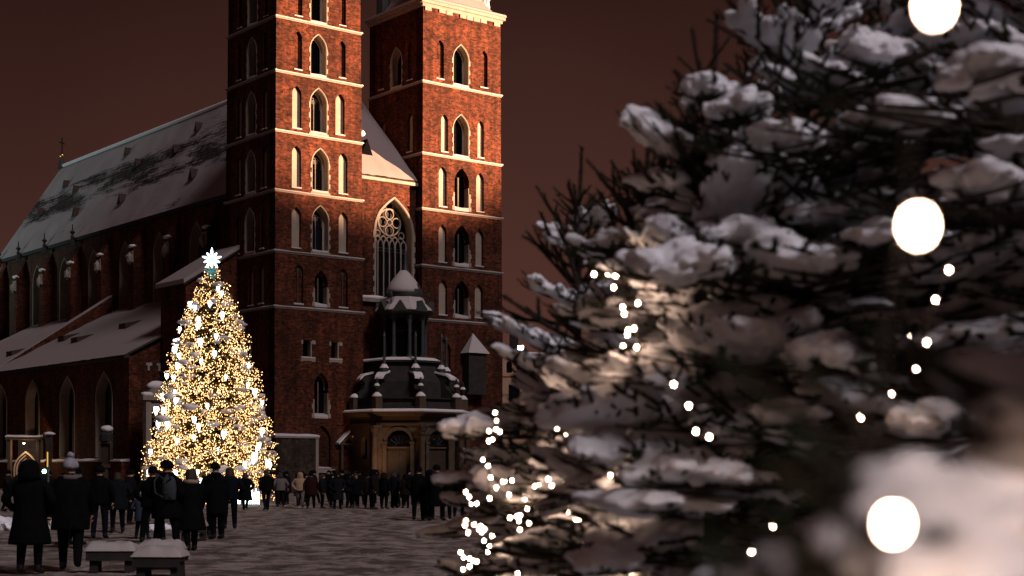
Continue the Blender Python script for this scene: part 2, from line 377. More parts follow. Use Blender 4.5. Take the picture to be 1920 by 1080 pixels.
def opening(tw, fn, spec, holes, snow):
    """adds one opening's hole and the parts that sit in it. spec: (kind, cx, z0, width, height)"""
    kind, cx, z0, w, h = spec
    if kind in ('window', 'lancet'):                   # white stone surround, deep reveal
        holes.append(arch(cx, z0, w, h, 'pointed'))
        iw, ih = w - 0.36, h - 0.30
        b = MB(); b.prism(toothed(cx, z0 - 0.02, w, h, 0.05, 'pointed'), [arch(cx, z0, w - 0.02, h - 0.02, 'pointed')], fn, -0.03, 0.05)
        b.build('window_surround', 'stone', tw)
        b = MB(); b.prism(arch(cx, z0, w - 0.004, h - 0.004, 'pointed'), [arch(cx, z0 + 0.01, w - 0.1, h - 0.08, 'pointed')], fn, 0.0, 0.62, back=False)
        b.build('window_reveal', 'plaster', tw)
        b = MB(); b.prism(arch(cx, z0, w - 0.02, h - 0.02, 'pointed'), [arch(cx - 0.05, z0 + 0.22, iw, ih - 0.25, 'pointed')], fn, 0.56, 0.64)
        b.build('window_frame', 'stone', tw)
        b = MB(); b.prism(arch(cx, z0 + 0.02, w - 0.06, h - 0.06, 'pointed'), [], fn, 0.78, 0.84)
        b.build('window_pane', 'black' if kind == 'lancet' else 'glass', tw)
        if kind == 'window':
            b = MB(); tracery(b, fn, cx - 0.05, z0 + 0.22, iw, ih - 0.25, 2, 0.65, 0.72, 0.06)
            b.build('window_tracery', 'lead', tw)
        b = MB(); b.prism([(cx - w / 2 - 0.12, z0 - 0.16), (cx + w / 2 + 0.12, z0 - 0.16), (cx + w / 2 + 0.12, z0 + 0.0), (cx - w / 2 - 0.12, z0 + 0.0)], [], fn, -0.06, 0.5)
        b.build('window_sill', 'stone', tw)
        snow_run(snow, lambda a, z, d: fn(a, z, d), cx - w / 2 + 0.03, cx + w / 2 - 0.03, z0 + 0.005, 0.5, -0.02, 0.16)
    elif kind == 'blockwin':                           # brick arch, stone blocks only at the foot
        holes.append(arch(cx, z0, w, h, 'pointed'))
        for sgn in (-1, 1):
            b = MB(); x = cx + sgn * w / 2; n = 4
            for i in range(n):
                g = 0.22 if i % 2 == 0 else 0.12
                lo, hi = (x - g, x + 0.002) if sgn < 0 else (x - 0.002, x + g)
                zb = z0 + i * 0.36
                b.prism([(lo, zb), (hi, zb), (hi, zb + 0.351), (lo, zb + 0.351)], [], fn, -0.03, 0.06)
            b.build('quoin_blocks', 'stone', tw)
        b = MB()
        xr = cx + w / 2
        b.prism([(xr - 0.05, z0), (xr - 0.003, z0), (xr - 0.003, z0 + h * 0.55), (xr - 0.05, z0 + h * 0.55)], [], fn, 0.01, 0.6)
        b.build('window_reveal', 'plaster', tw)
        b = MB(); b.prism(arch(cx, z0 + 0.02, w - 0.02, h - 0.03, 'pointed'), [], fn, 0.72, 0.78); b.build('window_pane', 'black', tw)
        b = MB(); b.prism([(cx - 0.06, z0), (cx + 0.06, z0), (cx + 0.06, z0 + h * 0.8), (cx - 0.06, z0 + h * 0.8)], [], fn, 0.5, 0.62)
        b.prism(arch(cx, z0 + h * 0.62, w, h * 0.38, 'pointed'), [arch(cx, z0 + h * 0.62, w - 0.2, h * 0.38 - 0.14, 'pointed')], fn, 0.52, 0.6)
        b.build('window_tracery', 'lead', tw)
        snow_run(snow, fn, cx - w / 2 + 0.02, cx + w / 2 - 0.02, z0 + 0.005, 0.55, -0.02, 0.3)
    elif kind in ('niche', 'bricknich', 'tracnich'):   # blind niche
        holes.append(arch(cx, z0, w, h, 'pointed', rise=w * 0.75))
        b = MB(); b.prism(arch(cx, z0, w - 0.004, h - 0.004, 'pointed', rise=w * 0.75), [], fn, 0.24, 0.30)
        b.build('niche_panel', {'niche': 'plaster', 'bricknich': 'brick', 'tracnich': 'brick'}[kind], tw)
        if kind == 'tracnich':
            b = MB(); tracery(b, fn, cx, z0 + 0.05, w - 0.1, h - 0.1, 2, 0.14, 0.235, 0.07); b.build('niche_tracery', 'porch_stone', tw)
        snow_run(snow, fn, cx - w / 2 - 0.05, cx + w / 2 + 0.02, z0, 0.23, 0.04, 0.09)
    elif kind == 'slit':                               # small square window between four white blocks
        holes.append([(cx - w / 2, z0), (cx + w / 2, z0), (cx + w / 2, z0 + h), (cx - w / 2, z0 + h)])
        b = MB()
        for x0, x1, za, zb in ((cx - w / 2 - 0.16, cx - w / 2, z0 - 0.26, z0 + 0.12), (cx + w / 2, cx + w / 2 + 0.3, z0 - 0.26, z0 + 0.12),
                               (cx - w / 2 - 0.14, cx - w / 2, z0 + h - 0.3, z0 + h + 0.02), (cx + w / 2, cx + w / 2 + 0.3, z0 + h - 0.26, z0 + h + 0.02), (cx - w / 2, cx + w / 2, z0 - 0.2, z0)):
            b.prism([(x0, za), (x1, za), (x1, zb), (x0, zb)], [], fn, -0.03, 0.05)
        b.prism([(cx + w / 2 - 0.1, z0), (cx + w / 2 - 0.002, z0), (cx + w / 2 - 0.002, z0 + h), (cx + w / 2 - 0.1, z0 + h)], [], fn, 0.02, 0.5)
        b.build('quoin_blocks', 'stone', tw)
        b = MB(); b.prism([(cx - w / 2, z0), (cx + w / 2, z0), (cx + w / 2, z0 + h), (cx - w / 2, z0 + h)], [], fn, 0.6, 0.66); b.build('window_pane', 'black', tw)
        snow_run(snow, fn, cx - w / 2 - 0.15, cx + w / 2 + 0.28, z0 + 0.002, 0.3, 0.03, 0.09)
    elif kind == 'framed':                             # little window in a white frame
        holes.append([(cx - w / 2, z0), (cx + w / 2, z0), (cx + w / 2, z0 + h), (cx - w / 2, z0 + h)])
        b = MB(); g = 0.2
        b.prism([(cx - w / 2 - g, z0 - g), (cx + w / 2 + g, z0 - g), (cx + w / 2 + g, z0 + h + g), (cx - w / 2 - g, z0 + h + g)],
                [[(cx - w / 2 + 0.01, z0 + 0.01), (cx + w / 2 - 0.01, z0 + 0.01), (cx + w / 2 - 0.01, z0 + h - 0.01), (cx - w / 2 + 0.01, z0 + h - 0.01)]], fn, -0.04, 0.4)
        b.build('window_frame', 'stone', tw)
        b = MB(); b.prism([(cx - w / 2, z0), (cx + w / 2, z0), (cx + w / 2, z0 + h), (cx - w / 2, z0 + h)], [], fn, 0.5, 0.55); b.build('window_pane', 'black', tw)

def storey(tw, box, z0, z1, faces, mat='brick'):
    u0, u1, v0, v1 = box; th = 0.9
    for face in ('front', 'left', 'right', 'back'):
        fn = face_fn(face, u0, u1, v0, v1); L = (u1 - u0) if face in ('front', 'back') else (v1 - v0)
        a0, a1 = (0, L) if face in ('front', 'back') else (0.004, L - 0.004)
        holes = []
        for spec in faces.get(face, ()):
            snow = MB(); opening(tw, fn, spec, holes, snow)
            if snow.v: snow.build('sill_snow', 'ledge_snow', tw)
        b = MB(); b.prism([(a0, z0), (a1, z0), (a1, z1), (a0, z1)], holes, fn, 0.0, th); b.build('wall', mat, tw)
def cornice(tw, box, z, out=0.13, hgt=0.15, thick=0.06):
    u0, u1, v0, v1 = box; b = MB()
    b.box(u0 - out, u1 + out, v0 - out, v1 + out, z - hgt * 0.45, z)
    b.box(u0 - out * 0.55, u1 + out * 0.55, v0 - out * 0.55, v1 + out * 0.55, z - hgt, z - hgt * 0.45 - 0.003)
    b.build('cornice', 'stone', tw)
    s = MB()
    for face in ('front', 'left', 'right', 'back'):
        fn = face_fn(face, u0, u1, v0, v1); L = (u1 - u0) if face in ('front', 'back') else (v1 - v0)
        e = 0.002 if face in ('left', 'right') else 0
        snow_run(s, fn, -out + e, L + out - e, z + 0.004 + e, 0.0, out, thick)
    s.build('cornice_snow', 'ledge_snow', tw)

def tower(u0, W, D, levels, fronts, sides, top_z):
    tw = empty('tower', (0, 0, 0), 0, church)
    n = len(levels) - 1
    for i in range(n):
        k = 0.035 * i
        box = (u0 + k, u0 + W - k, k, D - k)
        z0, z1 = levels[i], levels[i + 1]
        sd_ = sides[i]; m = [(a, (D - b) if True else b, c, d, e_) for a, b, c, d, e_ in sd_]
        storey(tw, box, z0 + (0.0 if i == 0 else -0.02), z1 - 0.25 if i < n - 1 else z1, {'front': fronts[i], 'left': m, 'right': sd_, 'back': ()})
        if i < n - 1:
            bb = MB(); kk = k + 0.02
            bb.box(box[0] + 0.02, box[1] - 0.02, box[2] + 0.02, box[3] - 0.02, z1 - 0.3, z1 - 0.01); bb.build('wall_core', 'brick', tw)
            k2 = 0.035 * (i + 1)
            cornice(tw, (u0 + k2, u0 + W - k2, k2, D - k2), z1)
    return tw

Lz = [0.0, 14.1, 18.29, 22.89, 27.39, 31.89, 36.0, 41.2]
niches = lambda z, h, w=0.80, a=1.82, b_=5.72: [('niche', a, z, w, h), ('niche', b_, z, w, h)]
Lf = [
    [('slit', 2.86, 10.3, 0.80, 1.35), ('slit', 5.32, 10.3, 0.72, 1.35), ('blockwin', 4.1, 5.75, 1.25, 3.5), ('bricknich', 4.2, 1.9, 1.5, 3.3)],
    [('tracnich', 2.06, 14.35, 0.80, 3.05), ('blockwin', 4.05, 14.3, 1.15, 2.8), ('tracnich', 6.05, 14.35, 0.80, 3.05)],
    [('niche', 1.82, 18.6, 0.80, 3.15), ('window', 3.95, 18.5, 1.5, 3.6), ('niche', 6.02, 18.6, 0.82, 3.2)],
    [('niche', 1.82, 23.2, 0.80, 3.2), ('window', 3.92, 23.1, 1.5, 3.4), ('niche', 5.98, 23.2, 0.80, 3.2)],
    [('niche', 1.82, 27.7, 0.80, 3.25), ('window', 3.74, 27.6, 1.5, 3.5), ('niche', 5.68, 27.75, 0.82, 3.2)],
    [('bricknich', 1.92, 32.2, 0.66, 2.95), ('lancet', 3.70, 32.0, 1.45, 3.25), ('bricknich', 5.85, 32.2, 0.62, 2.9)],
    [('bricknich', 1.92, 36.3, 0.66, 2.95), ('lancet', 3.70, 36.1, 1.45, 3.25), ('bricknich', 5.85, 36.3, 0.62, 2.9)]]
Ls = [
    [('framed', 4.0, 10.6, 0.45, 1.2), ('framed', 3.0, 6.0, 0.4, 0.9)],
    [('niche', 2.15, 14.4, 0.8, 3.0), ('niche', 3.75, 14.4, 0.8, 2.9)],
    [('tracnich', 2.1, 18.6, 0.6, 3.0), ('window', 4.05, 18.5, 1.5, 3.5), ('tracnich', 6.0, 18.6, 0.6, 3.0)],
    [('niche', 1.95, 23.2, 0.75, 3.1), ('window', 4.05, 23.1, 1.5, 3.4), ('niche', 6.0, 23.2, 0.75, 3.1)],
    [('niche', 2.0, 27.7, 0.75, 3.1), ('window', 4.1, 27.6, 1.5, 3.4), ('niche', 6.0, 27.7, 0.75, 3.1)],
    [('bricknich', 2.0, 32.2, 0.6, 2.9), ('lancet', 4.1, 32.0, 1.45, 3.2), ('bricknich', 6.1, 32.2, 0.6, 2.9)],
    [('bricknich', 2.0, 36.3, 0.6, 2.9), ('lancet', 4.1, 36.1, 1.45, 3.2), ('bricknich', 6.1, 36.3, 0.6, 2.9)]]
tl = tower(0.0, 7.92, 8.0, Lz, Lf, Ls, 41.2)
tl['label'] = 'taller left tower rising out of the picture'

Rz = [0.0, 14.0, 18.34, 22.95, 27.44, 33.26, 39.3]
Rf = [
    [('bricknich', 2.2, 9.2, 1.35, 3.3), ('bricknich', 5.6, 9.2, 1.1, 3.2), ('bricknich', 4.0, 3.5, 1.6, 4.0)],
    [('niche', 2.08, 14.4, 0.82, 2.9), ('blockwin', 4.0, 14.3, 1.4, 3.1), ('niche', 5.75, 14.4, 0.8, 2.8)],
    [('niche', 2.02, 18.7, 0.80, 3.1), ('blockwin', 3.98, 18.55, 1.5, 3.4), ('niche', 5.8, 18.7, 0.8, 3.1)],
    [('niche', 2.02, 23.25, 0.80, 3.3), ('blockwin', 3.95, 23.15, 1.5, 3.5), ('niche', 5.85, 23.25, 0.8, 3.25)],
    [('niche', 2.18, 27.75, 0.70, 3.1), ('lancet', 3.85, 27.6, 1.6, 3.5), ('niche', 5.9, 27.75, 0.66, 3.1)],
    [('bricknich', 1.72, 33.65, 0.74, 3.2), ('lancet', 3.82, 33.4, 1.6, 3.45), ('bricknich', 6.22, 33.65, 0.74, 3.1)]]
Rs = [[], [], [('niche', 4.0, 18.7, 0.8, 3.0)], [('niche', 4.0, 23.3, 0.8, 3.2)],
      [('niche', 2.1, 27.75, 0.75, 3.2), ('niche', 6.1, 27.75, 0.75, 3.2)],
      [('bricknich', 2.2, 33.65, 0.7, 3.0), ('lancet', 4.2, 33.4, 1.6, 3.4), ('bricknich', 6.4, 33.65, 0.7, 3.0)]]
tr = tower(13.52, 8.30, 8.2, Rz, Rf, Rs, 39.3)
tr['label'] = 'shorter right tower with snow on its top cornice'
def right_top():
    k = 0.175; u0, u1, v0, v1 = 13.52 + k, 21.82 - k, k, 8.2 - k
    b = MB(); b.box(u0 - 0.12, u1 + 0.12, v0 - 0.12, v1 + 0.12, 39.3, 39.55); b.box(u0 - 0.3, u1 + 0.3, v0 - 0.3, v1 + 0.3, 39.553, 39.8)
    b.build('top_cornice', 'stone', tr)
    for i in range(11):
        a = u0 + 0.15 + i * (u1 - u0 - 0.9) / 10
        if rnd.random() < 0.75:
            q = MB(); q.box(a, a + 0.62, v0 - 0.1, v0 + 0.2, 39.02 + rnd.uniform(-0.03, 0.05), 39.297); q.build('corbel_stone', 'stone', tr)
    c = ((u0 + u1) / 2, (v0 + v1) / 2)
    b = MB(); r0 = (u1 - u0 + 0.7) / 2 * math.sqrt(2)
    b.lathe([(r0, 39.805), (r0 * 0.99, 40.0), (r0 * 0.80, 40.35), (r0 * 0.66, 41.2), (r0 * 0.60, 42.2)], (c[0], c[1], 0), 4, rot=math.pi / 4)
    b.build('roof_snow', 'thin_snow', tr)
    b = MB(); b.lathe([(2.9, 40.8), (2.9, 46.0), (3.2, 46.05), (3.2, 46.4), (2.4, 48.5), (0.9, 50.0), (0.2, 51.5)], (c[0], c[1], 0), 8, rot=math.pi / 8); b.build('spire_base', 'copper', tr)
    for i, (du, dv) in enumerate(((-1, -1), (1, -1), (1, 1), (-1, 1))):
        b = MB(); x, y = c[0] + du * 3.1, c[1] + dv * 3.1
        if i == 1: x, y = u1 - 0.75, v0 + 1.9
        b.lathe([(0.62, 40.0), (0.62, 44.0), (0.75, 44.05), (0.75, 44.3), (0.05, 46.5)], (x, y, 0), 8); t = b.build('corner_turret', 'copper', tr)
    for r in range(6):
        for j in range(9):
            a = 2 * math.pi * (j + (r % 2) * 0.5) / 9
            q = MB(); x, y = u1 - 0.75 + math.cos(a) * 0.66, v0 + 1.9 + math.sin(a) * 0.66
            q.lathe([(0.17, 0), (0.20, 0.04), (0.20, 0.24), (0.16, 0.3)], (x, y, 40.15 + r * 0.34), 5, rot=a); q.build('snowy_shingle', 'snow', tr)
right_top()

# --- the front between the towers, with the tall traceried window
def middle():
    md = empty('west_front', (0, 0, 0), 0, church)
    fn = lambda a, z, d: (a, 0.9 + d, z)
    cx, z0, w, h = 11.42, 15.55, 3.55, 8.05
    b = MB(); b.prism([(7.93, 0), (13.51, 0), (13.51, 24.75), (7.93, 24.75)], [arch(cx, z0, w, h, 'pointed', 12)], fn, 0, 1.2); b.build('wall', 'brick', md)
    b = MB(); b.prism(toothed(cx, z0 - 0.05, w, h, 0.17, 'pointed', 0.42, 0.09), [arch(cx, z0, w - 0.02, h - 0.02, 'pointed', 12)], fn, -0.05, 0.06); b.build('window_surround', 'stone', md)
    b = MB(); b.prism(arch(cx, z0, w - 0.006, h - 0.004, 'pointed', 12), [arch(cx, z0 + 0.02, w - 0.12, h - 0.1, 'pointed', 12)], fn, 0.0, 0.9, back=False); b.build('window_reveal', 'plaster', md)
    b = MB(); b.prism(arch(cx, z0 + 0.02, w - 0.1, h - 0.06, 'pointed', 12), [], fn, 0.95, 1.0); b.build('window_pane', 'glass', md)
    iw = w - 0.2; zs = z0 + h - w * 0.85 - 0.9; L = 6; lw = iw / L; t = 0.095
    for i in range(1, L):
        x = cx - iw / 2 + lw * i; q = MB(); q.prism([(x - t / 2, z0 + 0.05), (x + t / 2, z0 + 0.05), (x + t / 2, zs + 0.05), (x - t / 2, zs + 0.05)], [], fn, 0.66, 0.80); q.build('mullion', 'stone', md)
    q = MB()
    for i in range(L):
        c = cx - iw / 2 + lw * (i + 0.5)
        q.prism(arch(c, zs - 0.3, lw * 1.03, lw * 1.25 + 0.3, 'pointed', 6), [arch(c, zs - 0.31, lw - t * 1.3, lw * 1.08 + 0.3, 'pointed', 6)], fn, 0.67 + 0.003 * i, 0.79)
    for i in range(5):
        c = cx - iw / 2 + lw * (i + 1)
        q.prism(arch(c, zs - 0.05, lw * 2.02, lw * 1.9, 'pointed', 8), [arch(c, zs - 0.06, lw * 2.02 - t * 1.7, lw * 1.9 - 0.12, 'pointed', 8)], fn, 0.69 + 0.004 * i, 0.77)
    q.build('tracery_arches', 'stone', md)
    q = MB(); cz = zs + 2.05
    def ring(x, z, r, tt, d, n=20): q.prism([(x + math.cos(2 * math.pi * k / n) * r, z + math.sin(2 * math.pi * k / n) * r) for k in range(n)], [[(x + math.cos(2 * math.pi * k / n) * (r - tt), z + math.sin(2 * math.pi * k / n) * (r - tt)) for k in range(n)]], fn, d, 0.8)
    ring(cx, cz, 1.12, 0.10, 0.655, 28); ring(cx, cz, 0.26, 0.08, 0.64)
    for k in range(4): ring(cx + math.cos(k * math.pi / 2) * 0.66, cz + math.sin(k * math.pi / 2) * 0.66, 0.43, 0.075, 0.663 + 0.004 * k)
    for sx in (-1, 1): ring(cx + sx * 1.16, cz - 0.98, 0.30, 0.07, 0.68); ring(cx + sx * 0.55, cz + 1.35, 0.22, 0.06, 0.68)
    q.build('tracery_rose', 'stone', md)
    b = MB(); b.box(7.93, 13.51, 0.5, 0.897, 15.1, 15.4); b.build('sill', 'stone', md)
    s = MB(); snow_run(s, lambda a, z, d: (a, 0.9 + d, z), 7.95, 13.49, 15.405, 0.0, 0.4, 0.16); s.build('sill_snow', 'snow', md)
    b = MB(); b.box(7.93, 13.51, 0.55, 2.1, 24.755, 25.0); b.build('eaves_board', 'stone', md)
    # lean-to roof that climbs back to the nave gable
    nu, nv = 14, 22; vs = []
    for j in range(nv + 1):
        for i in range(nu + 1):
            u = 7.93 + 5.58 * i / nu; t_ = j / nv; v = 0.62 + 9.4 * t_
            z = 25.02 + 0.25 + 9.0 * t_ + (0.10 * noise.noise(Vector((u * 1.7, v * 0.35, 3))) if j else -0.1 + 0.08 * noise.noise(Vector((u * 4, 0, 0))))
            vs.append((u, v, z))
    fs = [(j * (nu + 1) + i, j * (nu + 1) + i + 1, (j + 1) * (nu + 1) + i + 1, (j + 1) * (nu + 1) + i) for j in range(nv) for i in range(nu)]
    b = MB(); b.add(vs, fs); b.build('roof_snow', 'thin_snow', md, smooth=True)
    for i in range(26):                                                     # tile noses and ridges of snow at the eaves
        u = 8.05 + 5.4 * i / 26; q = MB(); l = 0.5 + 0.5 * rnd.random()
        q.box(u, u + 0.12, 0.55, 0.60 + l * 0.5, 25.02, 25.12); q.build('eaves_tile', 'tile', md)
    q = MB(); z_ = 28.1; v_ = 3.6
    q.add([(9.4, v_ - 1.0, z_ - 1.0), (10.5, v_ - 1.0, z_ - 1.0), (9.95, v_ - 1.0, z_ + 0.35), (9.95, v_ + 0.9, z_ + 0.35), (9.4, v_ + 0.2, z_ - 0.6), (10.5, v_ + 0.2, z_ - 0.6)],
          [(0, 1, 2), (0, 2, 3, 4), (1, 5, 3, 2), (0, 4, 5, 1)]); q.build('dormer', 'black', md)
    q = MB(); q.blob((9.5, 2.75, 28.85), 0.28, 3, 2, (1, 1, 0.9)); q.build('dormer_snow', 'snow', md, smooth=True)
middle()

# --- nave: high wall, buttresses, steep snowy roof
def nave():
    nv_ = empty('nave', (0, 0, 0), 0, church)
    fn = lambda a, z, d: (5.0 + d, a, z)
    cs = [22.6, 30.0, 37.4, 44.8, 52.2, 59.6]
    holes = [arch(c, 15.6, 2.3, 8.1, 'pointed', 8) for c in cs]
    b = MB(); b.prism([(8.0, 0), (70, 0), (70, 25.0), (8.0, 25.0)], holes, fn, 0, 1.3); b.build('wall', 'brick', nv_)
    for c in cs:
        b = MB(); b.prism(arch(c, 15.58, 2.5, 8.2, 'pointed', 8), [arch(c, 15.6, 2.26, 8.06, 'pointed', 8)], fn, -0.04, 0.9); b.build('window_surround', 'plaster', nv_)
        b = MB(); b.prism(arch(c, 15.6, 2.28, 8.08, 'pointed', 8), [], fn, 1.0, 1.06); b.build('window_pane', 'glass', nv_)
        for dx in (-0.38, 0.38):
            b = MB(); b.prism([(c + dx - 0.06, 15.6), (c + dx + 0.06, 15.6), (c + dx + 0.06, 22.4), (c + dx - 0.06, 22.4)], [], fn, 0.82, 0.95); b.build('mullion', 'lead', nv_)
    bs_ = [18.9, 26.3, 33.7, 41.1, 48.5, 55.9, 63.3, 69.2]
    for i, c in enumerate(bs_):
        b = MB(); b.box(3.9, 4.997, c - 0.55, c + 0.55, 0, 22.6)
        b.add([(3.9, c - 0.55, 22.603), (4.997, c - 0.55, 22.603), (4.997, c + 0.55, 22.603), (3.9, c + 0.55, 22.603), (4.997, c - 0.55, 24.6), (4.997, c + 0.55, 24.6)], [(0, 3, 2, 1), (0, 1, 4), (2, 3, 5), (0, 4, 5, 3), (1, 2, 5, 4)])
        b.build('buttress', 'brick', nv_)
        b = MB(); b.box(3.78, 4.2, c - 0.5, c + 0.5, 21.2, 22.3, taper=0.06); b.blob((3.75, c, 21.5), 0.42, i, 1, (0.8, 1, 1.5), 0.4); b.build('corbel_figure', 'stone', nv_)
        s = MB(); s.blob((4.1, c, 22.75), 0.6, i + 20, 2, (0.7, 1.0, 0.35)); s.build('buttress_snow', 'snow', nv_, smooth=True)
        if i > 3:
            b = MB(); b.lathe([(0.28, 0), (0.28, 0.5), (0.12, 0.6), (0.24, 0.9), (0.1, 1.15), (0.3, 1.4), (0.08, 1.6), (0.05, 2.2)], (4.3, c, 24.5), 8); b.build('finial', 'dark_stone', nv_)
    b = MB(); b.box(4.5, 17.0, 8.0, 70.4, 25.003, 25.3); b.build('eaves', 'dark_stone', nv_)
    # roof: north slope, hipped choir end, south slope
    def slope(name, p00, p10, p01, p11, nu, nv, amp=0.16):
        vs = []
        for j in range(nv + 1):
            for i in range(nu + 1):
                a, c = i / nu, j / nv
                p = Vector(p00).lerp(Vector(p10), a).lerp(Vector(p01).lerp(Vector(p11), a), c)
                e_ = min(a, 1 - a, c, 1 - c) * 20; p.z += amp * min(1, e_) * noise.noise(Vector((p.x * 0.5, p.y * 0.35, p.z * 0.25)))
                vs.append(p)
        fs = [(j * (nu + 1) + i, j * (nu + 1) + i + 1, (j + 1) * (nu + 1) + i + 1, (j + 1) * (nu + 1) + i) for j in range(nv) for i in range(nu)]
        b = MB(); b.add(vs, fs); b.build(name, 'nave_roof', nv_, smooth=True)
    slope('roof_slope', (4.45, 7.9, 25.31), (4.45, 70.6, 25.31), (10.72, 7.9, 36.2), (10.72, 67.0, 36.2), 90, 24)
    slope('roof_slope', (17.0, 7.9, 25.31), (17.0, 70.6, 25.31), (10.72, 7.9, 36.2), (10.72, 67.0, 36.2), 20, 6)
    slope('roof_hip', (4.45, 70.6, 25.31), (17.0, 70.6, 25.31), (10.72, 67.0, 36.2), (10.72, 67.0, 36.2), 10, 8)
    b = MB(); b.tube([(10.72, 8, 36.25), (10.72, 67, 36.25)], 0.2, 6); b.build('ridge', 'snow', nv_)
    for k, (v, t) in enumerate(((25.5, 0.30), (33.5, 0.66), (40.5, 0.28), (42, 0.66), (52, 0.30), (56.5, 0.6), (61, 0.72), (64, 0.45), (31, 0.83), (47, 0.85))):
        u = 4.45 + 6.27 * t; z = 25.31 + 10.89 * t; s_ = 0.9 if t < 0.5 else 0.7
        b = MB(); b.add([(u - 0.55, v - 0.5 * s_, z - 0.55), (u - 0.55, v + 0.5 * s_, z - 0.55), (u - 0.5, v, z + 0.55 * s_), (u + 0.4, v, z + 0.6 * s_), (u + 0.1, v - 0.5 * s_, z), (u + 0.1, v + 0.5 * s_, z)],
                        [(0, 1, 2), (0, 2, 3, 4), (1, 5, 3, 2)]); b.build('dormer', 'tile', nv_)
    # ridge cross on the choir end
    b = MB(); b.lathe([(0.5, 0), (0.42, 0.6), (0.2, 1.0), (0.16, 1.2)], (10.72, 67.0, 36.0), 8); b.build('cross_base', 'copper', nv_)
    b = MB(); b.blob((10.72, 67.0, 37.45), 0.30, 1, 2, (1, 1, 1), 0.0); b.build('cross_ball', 'gold', nv_, smooth=True)
    b = MB(); b.tube([(10.72, 67, 37.7), (10.72, 67, 39.5)], 0.07, 6); b.tube([(10.3, 66.65, 38.9), (11.14, 67.35, 38.9)], 0.07, 6); b.build('cross', 'iron', nv_)
nave()

# --- side chapels under a long lean-to roof
def chapels():
    cp = empty('side_chapel', (0, 0, 0), 0, church)
    fn = lambda a, z, d: (-7.0 + d, a, z)
    cs = [(14.8, 3.0), (22.2, 3.0), (29.9, 3.0), (37.6, 3.0), (45.3, 3.0), (53.0, 3.0)]
    b = MB(); b.prism([(10.2, 0), (60, 0), (60, 10.55), (10.2, 10.55)], [arch(c, 2.75, w, 6.75, 'pointed', 10, 2.0) for c, w in cs], fn, 0, 1.0); b.build('wall', 'brick', cp)
    for c, w in cs:
        b = MB(); b.prism(arch(c, 2.72, w + 0.24, 6.9, 'pointed', 10, 2.1), [arch(c, 2.75, w - 0.04, 6.71, 'pointed', 10, 2.0)], fn, -0.05, 0.75); b.build('window_surround', 'plaster', cp)
        b = MB(); b.prism(arch(c, 2.75, w - 0.02, 6.73, 'pointed', 10, 2.0), [], fn, 0.8, 0.86); b.build('window_pane', 'glass', cp)
        for dx in (-0.5, 0.5):
            b = MB(); b.prism([(c + dx - 0.05, 2.75), (c + dx + 0.05, 2.75), (c + dx + 0.05, 8.4), (c + dx - 0.05, 8.4)], [], fn, 0.68, 0.78); b.build('mullion', 'lead', cp)
    # plinth with snow under the windows
    b = MB(); b.box(-7.7, -7.003, 10.0, 60, 0, 2.4); b.build('plinth', 'brick', cp)
    s = MB(); snow_run(s, lambda a, z, d: (-7.0 + d, a, z), 10.0, 60, 2.403, 0.0, 0.72, 0.16); s.build('plinth_snow', 'snow', cp)
    ft = lambda a, z, d: (a, 10.2 + d, z)
    b = MB(); b.prism([(-6.99, 0), (4.99, 0), (4.99, 16.9), (-6.99, 10.5)], [], ft, 0.01, 1.0); b.build('gable_wall', 'brick', cp)
    # roof
    nu, nv = 16, 60; vs = []
    for j in range(nv + 1):
        for i in range(nu + 1):
            a = i / nu; u = -7.6 + 12.6 * a; v = 9.8 + 51 * j / nv
            vs.append((u, v, 10.62 + 6.75 * a + (0.10 * noise.noise(Vector((u, v * 0.6, 0))) if 0 < i < nu else 0.05 * noise.noise(Vector((0, v, 0))))))
    fs = [(j * (nu + 1) + i, j * (nu + 1) + i + 1, (j + 1) * (nu + 1) + i + 1, (j + 1) * (nu + 1) + i) for j in range(nv) for i in range(nu)]
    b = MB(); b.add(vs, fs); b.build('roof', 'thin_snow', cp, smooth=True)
    b = MB(); b.add([(-7.6, 9.8, 10.45), (5, 9.8, 17.2), (5, 9.8, 17.36), (-7.6, 9.8, 10.61)], [(0, 1, 2, 3)]); b.build('verge', 'tile', cp)
    b = MB(); b.box(-7.55, -7.0, 9.8, 60, 10.4, 10.6); b.build('gutter', 'dark_stone', cp)
    for v, a in ((16.5, 0.62), (24, 0.55), (30.5, 0.42), (36, 0.5), (44, 0.35)):
        u = -7.6 + 12.6 * a; z = 10.62 + 6.75 * a
        b = MB(); b.add([(u - 0.7, v - 0.7, z - 0.32), (u - 0.7, v + 0.7, z - 0.32), (u - 0.7, v + 0.7, z + 0.12), (u - 0.7, v - 0.7, z + 0.12), (u + 0.9, v - 0.7, z + 0.5), (u + 0.9, v + 0.7, z + 0.5)],
                        [(0, 1, 2, 3), (3, 2, 5, 4), (0, 3, 4), (1, 5, 2)]); b.build('roof_hatch', 'tile', cp)
    # flying buttress arms with a line of snow
    for v in (39.5,):
        b = MB(); b.prism([(-6.9, 10.9), (4.6, 18.6), (4.6, 17.0), (3.0, 15.0), (-6.9, 9.5)], [], lambda a, z, d: (a, v + d, z), 0, 0.8); b.build('flying_buttress', 'brick', cp)
        b = MB(); b.prism([(-6.9, 10.91), (4.6, 18.61), (4.6, 18.72), (-6.9, 11.02)], [], lambda a, z, d: (a, v + d, z), -0.05, 0.85); b.build('buttress_snow', 'thin_snow', cp)
    # little white-framed vent windows near the gable
    for v, z in ((11.0, 9.4), (9.2, 9.4)):
        pass
    for u, z in ((-5.6, 9.9), (-4.7, 9.9)):
        q = MB(); q.box(u, u + 0.5, 10.12, 10.2, z, z + 0.22); q.box(u + 0.12, u + 0.3, 10.12, 10.2, z - 0.4, z - 0.003); q.build('stone_block', 'stone', cp)
chapels()

